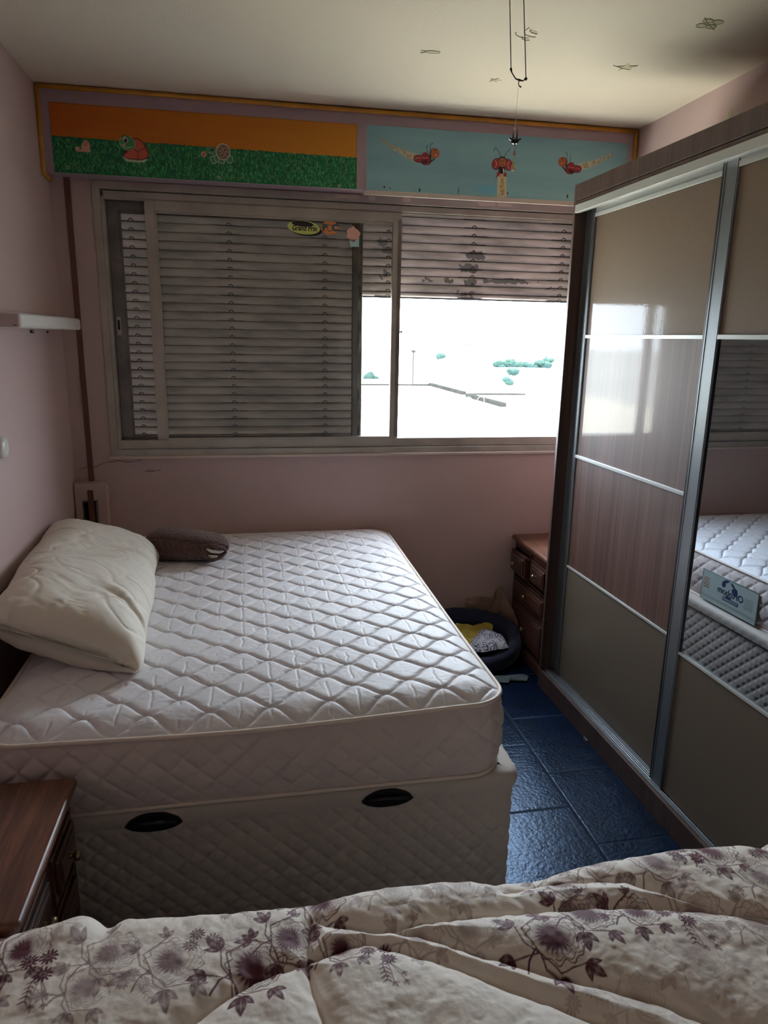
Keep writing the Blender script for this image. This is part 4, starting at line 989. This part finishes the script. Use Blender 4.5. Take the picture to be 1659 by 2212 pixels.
cloth('paisley_cloth', (2.075, -.235, .022), [(-.155, -.115), (-.02, -.13), (.085, -.10), (.10, .01), (.05, .085), (-.03, .10), (-.09, .03)],
      lambda x, y, r: .112+.050*(1-r**2)+.012*fbm(x*18, y*18, 6.)-.012*r**6, paintmat('paisley_print', .85, .3), 'white and navy paisley cloth folded in the pet bed beside the yellow cloth', res=110, colfn=pais)
cloth('grey_cloth', (2.10, -.455, 0), [(-.11, -.02), (.0, -.055), (.02, -.03), (.10, -.05), (.13, .0), (.10, .03), (.02, .02), (-.06, .03)],
      lambda x, y, r: .010+.012*np.clip(ridg(x*9, y*9, 3.), 0, 1)*(1-r**3), M['grey_cloth'], 'grey cloth lying flat on the floor in front of the pet bed', res=30)
# beige garment squeezed between pet bed, chest and wall: a hanging wavy sheet
def sheet(name, pts, hgt, mat, label, amp=.012, thick=.004):
    P_ = np.array(pts); n = 90; L = np.concatenate([[0], np.cumsum(np.linalg.norm(np.diff(P_, axis=0), axis=1))]); q = np.linspace(0, L[-1], n)
    C_ = np.stack([np.interp(q, L, P_[:, k]) for k in range(3)], -1)
    for _ in range(4): C_[1:-1] = (C_[:-2]+2*C_[1:-1]+C_[2:])/4
    T = np.linspace(0, 1, 40)[None, :, None]
    V = C_[:, None, :]+np.array([0, 0, -1.])*hgt(np.linspace(0, 1, n))[:, None, None]*T
    A_ = np.linspace(0, 1, n)[:, None]+0*T[..., 0]; B_ = T[..., 0]+0*A_
    V[..., 1] += amp*fbm(A_*12, B_*2.5, 4.); V[..., 0] += amp*.8*fbm(A_*10+5, B_*3, 5.); V[..., 2] += .006*fbm(A_*20, B_*3, 6.)
    o = mk(name, V, gridF(n, 40), mat); md = o.modifiers.new('thickness', 'SOLIDIFY'); md.thickness = thick; md.offset = 0
    return tag(o, label, 'cloth')
sheet('beige_cloth', [(2.02, -.012, .285), (2.10, -.022, .292), (2.17, -.03, .288), (2.19, -.028, .34), (2.215, -.034, .352), (2.235, -.05, .30), (2.262, -.09, .245), (2.262, -.14, .215), (2.264, -.175, .19)],
      lambda t: .10+.10*t, M['beige_cloth'], 'thin beige cloth stuffed behind the navy pet bed against the wall', .010, .0025)

# ------------------------------------------------------------------ near bed with floral comforter
nb_ = empty('single_bed', (1.10, -2.90, 0), 0, 'single bed in the foreground hidden under the floral comforter', 'bed')
def at_nb(m, name, mat): o = m.build(name, mat, nb_); o.matrix_parent_inverse = Matrix.Translation(-nb_.location); return o
m = MB(); m.box(.12, 2.10, -3.34, -2.47, .30, .555, .03, 3); at_nb(m, 'mattress', M['mat_side'])
m = MB(); m.box(.12, 2.10, -3.34, -2.47, .10, .295, .01); at_nb(m, 'base', M['base_fab'])
for x_ in (.2, 2.02):
    for y_ in (-3.26, -2.55): m = MB(); m.lathe([(.02, 0), (.03, .10)], Matrix.Translation((x_, y_, 0)), 12); at_nb(m, 'leg', M['rosewood'])

cx0, cx1 = .02, 2.20; CY = -2.435; CZ = .612; R0 = .055
xs = np.concatenate([np.arange(cx0, .34, .006), np.arange(.34, 1.98, .00155), np.arange(1.98, cx1+.001, .006)])
s_drape = np.arange(-.42, 0, .006); s_arc = np.arange(0, R0*PI/2, .0016); s_flat = np.arange(R0*PI/2, .44, .0016); s_far = np.arange(.44, .93, .008); s_end = np.arange(.93, 1.35, .012)
ss = np.concatenate([s_drape, s_arc, s_flat, s_far, s_end])
YB = []; ZB = []; NY = []; NZ = []
for s in ss:
    if s < 0: YB.append(CY); ZB.append(CZ-R0+s); NY.append(1); NZ.append(0)
    elif s < R0*PI/2: a = s/R0; YB.append(CY-R0+R0*math.cos(a)); ZB.append(CZ-R0+R0*math.sin(a)); NY.append(math.cos(a)); NZ.append(math.sin(a))
    elif s < .93: YB.append(CY-R0-(s-R0*PI/2)); ZB.append(CZ); NY.append(0); NZ.append(1)
    else: y93 = CY-R0-(.93-R0*PI/2); YB.append(y93); ZB.append(CZ-(s-.93)); NY.append(-1); NZ.append(0)
YB, ZB, NY, NZ = map(np.array, (YB, ZB, NY, NZ))
yS = CY-R0-(ss-R0*PI/2)+0.0           # flat (unrolled) coordinate
X, Sg = np.meshgrid(xs, ss, indexing='ij'); YS = np.broadcast_to(yS, X.shape)
seams = [[(.933, -2.484), (.920, -2.544), (.918, -2.591), (.924, -2.649), (.935, -2.698), (.95, -2.80), (.93, -3.2)],
 [(.944, -2.482), (.985, -2.512), (1.02, -2.528), (1.073, -2.550), (1.121, -2.568), (1.196, -2.611), (1.312, -2.678), (1.407, -2.727), (1.486, -2.768), (1.527, -2.80), (1.75, -2.95), (2.15, -3.15)],
 [(.917, -2.582), (.966, -2.572), (1.026, -2.562), (1.065, -2.590), (1.110, -2.615), (1.169, -2.649), (1.349, -2.769), (1.6, -2.95), (2.0, -3.25)],
 [(1.073, -2.550), (1.12, -2.541), (1.173, -2.537), (1.24, -2.537), (1.297, -2.539), (1.36, -2.543), (1.403, -2.547), (1.470, -2.556), (1.536, -2.569), (1.62, -2.588), (1.707, -2.615), (1.785, -2.655), (2.1, -2.85)],
 [(1.33, -2.470), (1.38, -2.464), (1.42, -2.463), (1.464, -2.474), (1.52, -2.486), (1.573, -2.502), (1.624, -2.539), (1.677, -2.584), (1.730, -2.619), (1.793, -2.644)],
 [(.30, -3.0), (.62, -2.76), (.70, -2.695), (.736, -2.664), (.781, -2.632), (.828, -2.606), (.867, -2.593), (.917, -2.586)],
 [(.10, -2.75), (.22, -2.66), (.30, -2.62), (.38, -2.60)], [(1.9, -2.40), (1.98, -2.52), (2.05, -2.6)]]
Dm = np.full(X.shape, 9.)
for pl in seams:
    for (ax_, ay_), (bx_, by_) in zip(pl[:-1], pl[1:]):
        vx, vy = bx_-ax_, by_-ay_; L = vx*vx+vy*vy; t = np.clip(((X-ax_)*vx+(YS-ay_)*vy)/L, 0, 1); Dm = np.minimum(Dm, np.hypot(X-ax_-t*vx, YS-ay_-t*vy))
ht = .027*(1-np.exp(-Dm/.026))-.005*np.exp(-(Dm/.004)**2)
wr = .0045*fbm(X*7+2*fbm(X*3, YS*3, 1.), YS*9, 2., 4)+.0030*fbm(X*26, YS*30, 3., 3)
gath = .0022*np.sin((X*1.0+YS*.6)*150+6*fbm(X*9, YS*9, 5., 2))*np.exp(-Dm/.022)*sst(.003, .01, Dm)
und = .012*fbm(X*3.1+.4, YS*2, 6., 2)+.012*np.exp(-((X-.505)/.035)**2)*np.exp(-((Sg-.05)/.06)**2)-.014*np.exp(-((X-.560)/.02)**2)*np.exp(-((Sg-.05)/.05)**2)-.012*np.exp(-((X-1.36)/.12)**2)*np.exp(-((Sg-.05)/.08)**2)
dome = .016*sst(.0, .25, Sg)*(Sg < .93)
fine = .0011*fbm(X*70, YS*80, 4., 3)
ht = ht+wr+gath+und+fine+dome
Yv = YB+NY*ht; Zv = ZB+NZ*ht
Xv = X+.004*fbm(YS*8, X*3, 2.)*0
# print ------------------------------------------------
ink = np.zeros(X.shape); FX = X; FY = YS
def add(mask_idx, val, st):
    ink[mask_idx] = np.maximum(ink[mask_idx], val*st)
def window_idx(cx_, cy_, R):
    i = np.searchsorted(xs, [cx_-R, cx_+R]); j = np.searchsorted(-yS, [-(cy_+R), -(cy_-R)]); return (slice(max(i[0], 0), i[1]), slice(max(j[0], 0), j[1]))
PXS = .0016
def aa(d): return np.clip(.5-d/PXS, 0, 1)
def peony(cx_, cy_, R, st, rot, seed):
    w_ = window_idx(cx_, cy_, R*1.35); x = FX[w_]-cx_; y = FY[w_]-cy_
    if x.size == 0: return
    c, s = math.cos(rot), math.sin(rot); u = (x*c+y*s)/R; v = (-x*s+y*c)/R
    r = np.hypot(u, v); th = np.arctan2(v, u)
    ph = seed*1.7; n = fbm(u*2+seed, v*2, 1., 2)
    edge_ = .88+.10*np.abs(np.sin(4.5*th+ph))+.05*np.sin(13*th+ph*2)+.06*n
    out_ = aa((np.abs(r-edge_)-.018)*R)
    # dark fan off the centre on one side with radial strokes
    fan = np.clip(1.05-r*1.25, 0, 1)*(.55+.45*np.cos(th-PI-.3))
    strokes = (.5+.5*np.sin(th*26+5*n+ph))
    body = np.clip(fan*2.1*(.35+.8*strokes)+np.exp(-(np.hypot(u+.16, v)/.40)**2)*1.1, 0, 1)
    # petals: nested scalloped outlines on the other side
    pet = 0
    for k, rk in enumerate((.30, .46, .62, .76)):
        ek = rk*(1+.16*np.abs(np.sin((3+k)*th+ph+k)))+.03*n; du = np.hypot(u-.18*(1-rk), v); pet = np.maximum(pet, aa((np.abs(du-ek)-.014)*R)*(np.cos(th+.2) > -.45))
    ray_ = aa((np.abs(((th*9/PI+ph) % 1)-.5)*r*.35-.012)*R)*(r > .5)*(r < edge_)*.6
    inside = (r < edge_)
    val = np.maximum(np.maximum(out_, body*inside*.95), np.maximum(pet*.85*inside, ray_*inside*.7))
    add(w_, val, st)
def lobe(cx_, cy_, L, wd_, ang, st):
    w_ = window_idx(cx_, cy_, L*1.2); x = FX[w_]-cx_; y = FY[w_]-cy_
    if x.size == 0: return
    u = (x*math.cos(ang)+y*math.sin(ang))/L; v = (-x*math.sin(ang)+y*math.cos(ang))/L
    hw = wd_*np.clip(np.sin(PI*np.clip(u, 0, 1)**.8), 0, 1)*(u > 0)*(u < 1)
    d = (np.abs(v)-hw)*L; val = aa(d)*(u > 0)*(u < 1)*(1-.55*aa((np.abs(v)-.012)*L))*(.8+.2*np.sin(u*9))
    add(w_, val, st)
def leaf3(x, y, L, ang, st):
    lobe(x, y, L, .22, ang, st); lobe(x, y, L*.74, .22, ang+.75, st); lobe(x, y, L*.74, .22, ang-.75, st)
def stem(pts, wd_, st):
    P_ = np.array(pts); c = P_.mean(0); R = np.abs(P_-c).max()+.01; w_ = window_idx(c[0], c[1], R); x = FX[w_]; y = FY[w_]
    if x.size == 0: return
    d = np.full(x.shape, 9.)
    for (a0, b0), (a1, b1) in zip(pts[:-1], pts[1:]):
        vx, vy = a1-a0, b1-b0; L = vx*vx+vy*vy+1e-12; t = np.clip(((x-a0)*vx+(y-b0)*vy)/L, 0, 1); d = np.minimum(d, np.hypot(x-a0-t*vx, y-b0-t*vy))
    add(w_, aa(d-wd_/2), st)
def daisy(cx_, cy_, R, st, ph):
    w_ = window_idx(cx_, cy_, R*1.2); x = FX[w_]-cx_; y = FY[w_]-cy_
    if x.size == 0: return
    r = np.hypot(x, y)/R; th = np.arctan2(y, x)+ph
    e = .30+.70*np.abs(np.cos(5.5*th))**.55; val = aa((r-e)*R)*(1-aa((np.abs(r-.27)-.03)*R)*.8)
    add(w_, val, st)
def sprig(cx_, cy_, R, st, rot, seed, leaves=True):
    peony(cx_, cy_, R, st, rot, seed)
    if not leaves: return
    D_ = lambda a, d: (cx_+R*d*math.cos(rot+a), cy_+R*d*math.sin(rot+a))
    for a, d, L, la in ((2.5, 1.40, .80, 2.2), (3.2, 1.65, .70, 3.3), (4.2, 1.25, .85, 4.6), (5.0, 1.20, .7, 5.2), (1.6, 1.1, .55, 1.6)):
        p = D_(a, d); leaf3(p[0], p[1], R*L, rot+la, st)
        stem([p, D_((a+3.5)/2, 1.15), D_(3.5, .9)], .0022, st)
    stem([D_(3.6, 1.75), D_(3.4, 1.3), D_(3.3, .9)], .003, st)
def daisies(cx_, cy_, R, st, rot):
    D_ = lambda a, b: (cx_+R*(a*math.cos(rot)-b*math.sin(rot)), cy_+R*(a*math.sin(rot)+b*math.cos(rot)))
    for k, (a, b) in enumerate(((-.9, .0), (.0, .75), (.75, -.35))): p = D_(a, b); daisy(p[0], p[1], R*.62, st, k)
    stem([D_(.2, .1), D_(.6, -1.2), D_(1.3, -2.2)], .0018, st)
    for t in np.linspace(.2, 1, 5):
        p = D_(.4+.9*t, -.6-1.6*t); lobe(p[0], p[1], R*.5, .16, rot-.4, st); lobe(p[0], p[1], R*.5, .16, rot-2.2, st)
    for a, b in ((2.1, -1.3), (2.5, -1.9), (1.8, -2.3)): p = D_(a, b); leaf3(p[0], p[1], R*.55, rot-.7, st*.8); stem([D_(.7, -.5), p], .0016, st*.8)
# placed motifs: dark ones first, washed out repeats after
for a in [(1.366, -2.628, .055, .95, .2, 1), (1.455, -2.580, .050, .95, -.1, 2), (1.552, -2.592, .042, .95, .0, 3), (.831, -2.583, .052, .95, .1, 4), (.898, -2.532, .046, .9, -.1, 5), (1.452, -2.480, .046, .6, .1, 6),
          (.990, -2.566, .040, .75, .1, 7), (.588, -2.531, .046, .55, .2, 8), (.437, -2.500, .042, .8, .1, 9), (.693, -2.560, .050, .6, .3, 10), (1.677, -2.600, .045, .5, .0, 11), (1.760, -2.660, .050, .45, .1, 12), (1.662, -2.478, .042, .6, .2, 13),
          (.965, -2.442, .048, .8, .0, 14), (1.10, -2.455, .042, .35, .2, 15), (1.24, -2.452, .044, .35, .3, 16), (1.30, -2.430, .036, .5, .3, 17), (1.55, -2.440, .040, .55, .0, 18), (1.80, -2.465, .048, .8, .1, 19), (1.92, -2.430, .045, .75, .1, 20), (.56, -2.60, .04, .5, .0, 21), (.50, -2.44, .03, .3, 0, 22),
          (1.22, -2.575, .036, .30, .4, 23), (.38, -2.56, .045, .6, .5, 24), (1.60, -2.70, .05, .25, .4, 25), (1.85, -2.56, .045, .55, .2, 26), (1.13, -2.575, .038, .4, .1, 27), (1.46, -2.76, .04, .22, .3, 28), (.72, -2.435, .03, .2, .2, 29)]:
    sprig(*a)
for a in [(1.612, -2.620, .026, .9, -.6), (.735, -2.520, .024, .6, .5), (1.045, -2.606, .024, .9, -.5), (.470, -2.545, .026, .85, -.6), (1.285, -2.590, .026, .3, .6), (.79, -2.455, .020, .45, .5), (1.17, -2.46, .024, .35, .0), (1.73, -2.475, .024, .7, -.3), (1.90, -2.50, .024, .6, -.3), (.63, -2.60, .02, .4, .2), (1.36, -2.74, .022, .25, .5)]:
    daisies(*a)
rs = np.random.RandomState(21)
for i in range(26):
    px, py = rs.uniform(.1, 2.1), rs.uniform(-3.3, -2.86); sprig(px, py, .05, rs.uniform(.3, .9), rs.uniform(0, 6), 30+i)
    if i < 9: sprig(rs.uniform(.1, 2.1), rs.uniform(-2.36, -2.1), .045, .6, rs.uniform(0, 6), 60+i)
fab = np.array(rgb(232, 223, 212)); inkc = np.array(rgb(92, 42, 54)); k = np.clip(ink*1.45, 0, 1)[..., None]
mott = 1-.05*np.clip(fbm(X*22, YS*22, 3., 3), -1, 1)[..., None]
colr = fab*mott*(1-k)+inkc*k
cm = paintmat('comforter_print', .7, .25, bscale=700)
cf = mk('comforter', np.stack([Xv, Yv, Zv], -1), gridF(len(xs), len(ss))[:, ::-1], cm, col=colr)
md = cf.modifiers.new('thickness', 'SOLIDIFY'); md.thickness = .01; md.offset = -1
tag(cf, 'puffy cream comforter printed with plum flowers over the foreground bed', 'comforter')

# ------------------------------------------------------------------ outside
gd = mk('ground', np.array([[-1500, .5, -27], [1500, .5, -27], [1500, 2500, -27], [-1500, 2500, -27]], float).reshape(4, 3), np.array([[0, 1, 2, 3]]), M['ground']); struct('ground', gd)
rf = empty('rooftop', (3, 25, -27), 0, 'sunlit flat roof of the neighbouring building seen through the window', 'building')
def at_rf(m, name, mat): o = m.build(name, mat, rf); o.matrix_parent_inverse = Matrix.Translation(-rf.location); return o
m = MB(); m.box(-14, 11.5, 12, 37.4, -27, -1.0); m.box(11.5, 14.6, 12, 30.7, -27, -1.0); at_rf(m, 'walls', M['concrete'])
m = MB(); m.box(11.25, 11.5, 30.7, 37.4, -1, -.84); m.box(-14, 11.5, 37.25, 37.5, -1, -.91); at_rf(m, 'parapet', M['concrete_d'])  # shade of the inner faces is put into the dark colour
m = MB(); m.box(11.05, 11.3, 24.4, 29.4, -1, -.83); m.box(11.5, 14.6, 30.6, 30.75, -1, -.92); at_rf(m, 'parapet', M['concrete_d'])  # same dark colour standing in for the shaded face
for i, (px, py, w_, h_) in enumerate(((8.04, 24.3, .26, .42), (8.33, 24.6, .26, .36), (5.2, 24.3, .26, .36), (10.3, 25.2, .3, .36), (9.7, 25.0, .3, .36))):
    m = MB(); m.tube([(px, py, -1)]+[(px+w_/2-w_/2*math.cos(a), py, -1+h_-w_/2+w_/2*math.sin(a)) for a in np.linspace(0, PI, 9)]+[(px+w_, py, -1)], .018, 6); at_rf(m, 'vent_pipe', M['rust'])
m = MB(); m.box(9.2, 10.9, 16.3, 17.0, -1, -.62); at_rf(m, 'roof_hatch', M['concrete'])
mp_ = MB(); mp_.tube([(15.5, 60, -27), (15.5, 60, .63)], .06, 6); mp_.box(15.32, 15.68, 59.9, 60.1, .45, .65)
tag(mp_.build('mast', M['concrete_d'], None), 'thin tall mast rising over the roofs beyond the window', 'mast')
def house(x0, x1, y0, y1, z1, label, wins=(0, 0), name='far_building'):
    e = empty(name, ((x0+x1)/2, (y0+y1)/2, -27), 0, label, 'building', None)
    m = MB(); m.box(x0, x1, y0, y1, -27, z1); o = m.build('walls', M['house'], e); o.matrix_parent_inverse = Matrix.Translation(-e.location)
    nx, nz_ = wins
    for i in range(nx):
        for j_ in range(nz_):
            wx = x0+(x1-x0)*(i+.5)/nx; wz = z1-1.0-j_*2.0*(.7 if y0 < 150 else 1.4)
            m = MB(); m.box(wx-.35, wx+.35, y0-.05, y0+.1, wz-.5, wz+.2); o = m.build('window', M['house_win'], e); o.matrix_parent_inverse = Matrix.Translation(-e.location)
    return e
house(54.3, 58.5, 120, 128, -5.4, 'pale tower block with rows of small windows at the far right of the view', (3, 5))
sgb = house(88, 103, 300, 312, -3.4, 'wide pale building on the horizon carrying the red sign', (0, 0))
house(100, 122, 270, 280, -9.4, 'low pale house below the left part of the dark tree row', (4, 1)); house(124, 140, 268, 280, -10.2, 'low pale house below the right end of the tree row', (3, 1))
house(60, 78, 240, 250, -9.5, 'low pale house left of the red sign near the mast', (4, 1))
house(30, 46, 200, 210, -10.5, 'low pale house seen through the narrow glazed strip', (3, 1))
sg = empty('billboard', (95.8, 304, -3.4), 0, 'small red billboard on the roof of a building on the horizon', 'billboard')
MB().box(-2.2, 2.2, -.2, .2, 1.7, 3.3).build('board', M['signred'], sg)
m = MB(); m.tube([(-1.5, 0, 0), (-1.5, 0, 1.8)], .1, 6); m.tube([(1.5, 0, 0), (1.5, 0, 1.8)], .1, 6); m.tube([(-1.5, 0, 1.0), (1.5, 0, 1.0)], .1, 6); m.build('frame', M['concrete_d'], sg)
def tree(x, y, zt, r, seed, label):
    e = empty('tree', (x, y, -27), 0, label, 'tree', 'trees beyond the window')
    bm = bmesh.new(); rs = np.random.RandomState(seed)
    for k in range(7):
        rr_ = r*rs.uniform(.45, .7); M_ = Matrix.Translation((rs.uniform(-.6, .6)*r, rs.uniform(-.5, .5)*r, zt+27-r*.9+rs.uniform(-.45, .3)*r)) @ Matrix.Diagonal((rr_, rr_, rr_*.75, 1))
        bmesh.ops.create_icosphere(bm, subdivisions=3, radius=1, matrix=M_)
    co = np.array([v.co[:] for v in bm.verts]); d = fbm(co[:, 0]*.9, co[:, 1]*.9, co[:, 2]*.9)*r*.25; c = co.mean(0); q = co-c; q /= np.linalg.norm(q, axis=1)[:, None]+1e-6
    for v, dd_, q_ in zip(bm.verts, d, q): v.co += Vector(q_*dd_)
    me = bpy.data.meshes.new('crown'); bm.to_mesh(me); bm.free(); link('crown', me, M['leaf'], e)
    MB().tube([(0, 0, 0), (.2, 0, zt+27-r)], [r*.12, r*.07], 8).build('trunk', M['trunk'], e)
TL = 'bushy green tree in the row on the hillside beyond the window'
for i, (x, y, zt, r) in enumerate(((109, 300, -6.4, 2.6), (114, 302, -5.2, 3.2), (119, 300, -6.0, 3.4), (124, 303, -6.2, 3.2), (129, 300, -5.7, 3.6), (133, 302, -4.9, 3.0))): tree(x, y, zt, r, i, TL)
tree(97, 250, -7.5, 2.2, 11, 'rounded green tree standing below the long tree row'); tree(72, 260, -3.0, 1.6, 12, 'small green tree on the skyline right of the mast'); tree(88, 230, -10.2, 2.0, 13, 'green tree among the pale houses in the middle distance')
tree(44, 250, -9.6, 2.6, 14, 'green tree seen through the narrow glazed strip of the window')

# ------------------------------------------------------------------ camera
C0 = Vector((.8455, -3.6097, 1.6999)); R_ = Vector((.98272409, -.18428486, .01710138)); U_ = Vector((.02779236, .23829496, .97079509)); F_ = Vector((.18297801, .95354843, -.2392999))
cam = bpy.data.cameras.new('camera'); co = bpy.data.objects.new('camera', cam); COL.objects.link(co)
co.matrix_world = Matrix(((R_[0], U_[0], -F_[0], C0[0]), (R_[1], U_[1], -F_[1], C0[1]), (R_[2], U_[2], -F_[2], C0[2]), (0, 0, 0, 1)))
cam.sensor_fit = 'HORIZONTAL'; cam.sensor_width = 36; cam.lens = 1527.36/1659*36; cam.clip_end = 5000; cam.clip_start = .02
bpy.context.scene.camera = co

# ------------------------------------------------------------------ light
wo = bpy.data.worlds.new('world'); bpy.context.scene.world = wo; wo.use_nodes = True
bg = wo.node_tree.nodes['Background']; bg.inputs['Color'].default_value = (.76, .88, 1, 1); bg.inputs['Strength'].default_value = 29.0
su = bpy.data.lights.new('sun', 'SUN'); so = bpy.data.objects.new('sun', su); COL.objects.link(so)
su.energy = 13; su.angle = .01; su.color = (1, .93, .82); so.rotation_euler = Vector((-.35, -.55, .75)).to_track_quat('Z', 'Y').to_euler(); so.location = (0, -5, 30)
pa = bpy.data.lights.new('window_portal', 'AREA'); po = bpy.data.objects.new('window_portal', pa); COL.objects.link(po)
pa.shape = 'RECTANGLE'; pa.size = WX1-WX0; pa.size_y = WZ1-WZ0; pa.cycles.is_portal = True
po.location = ((WX0+WX1)/2, .17, (WZ0+WZ1)/2); po.rotation_euler = (-PI/2, 0, 0)

sc = bpy.context.scene
sc.view_settings.view_transform = 'Standard'; sc.view_settings.look = 'None'; sc.view_settings.gamma = 1; sc.view_settings.use_curve_mapping = False
sc.view_settings.exposure = 0.0
sc.cycles.use_denoising = True
sc.cycles.max_bounces = 10; sc.cycles.diffuse_bounces = 6; sc.cycles.glossy_bounces = 4; sc.cycles.transparent_max_bounces = 16
sc.cycles.sample_clamp_indirect = 8
sc.cycles.caustics_reflective = False; sc.cycles.caustics_refractive = False
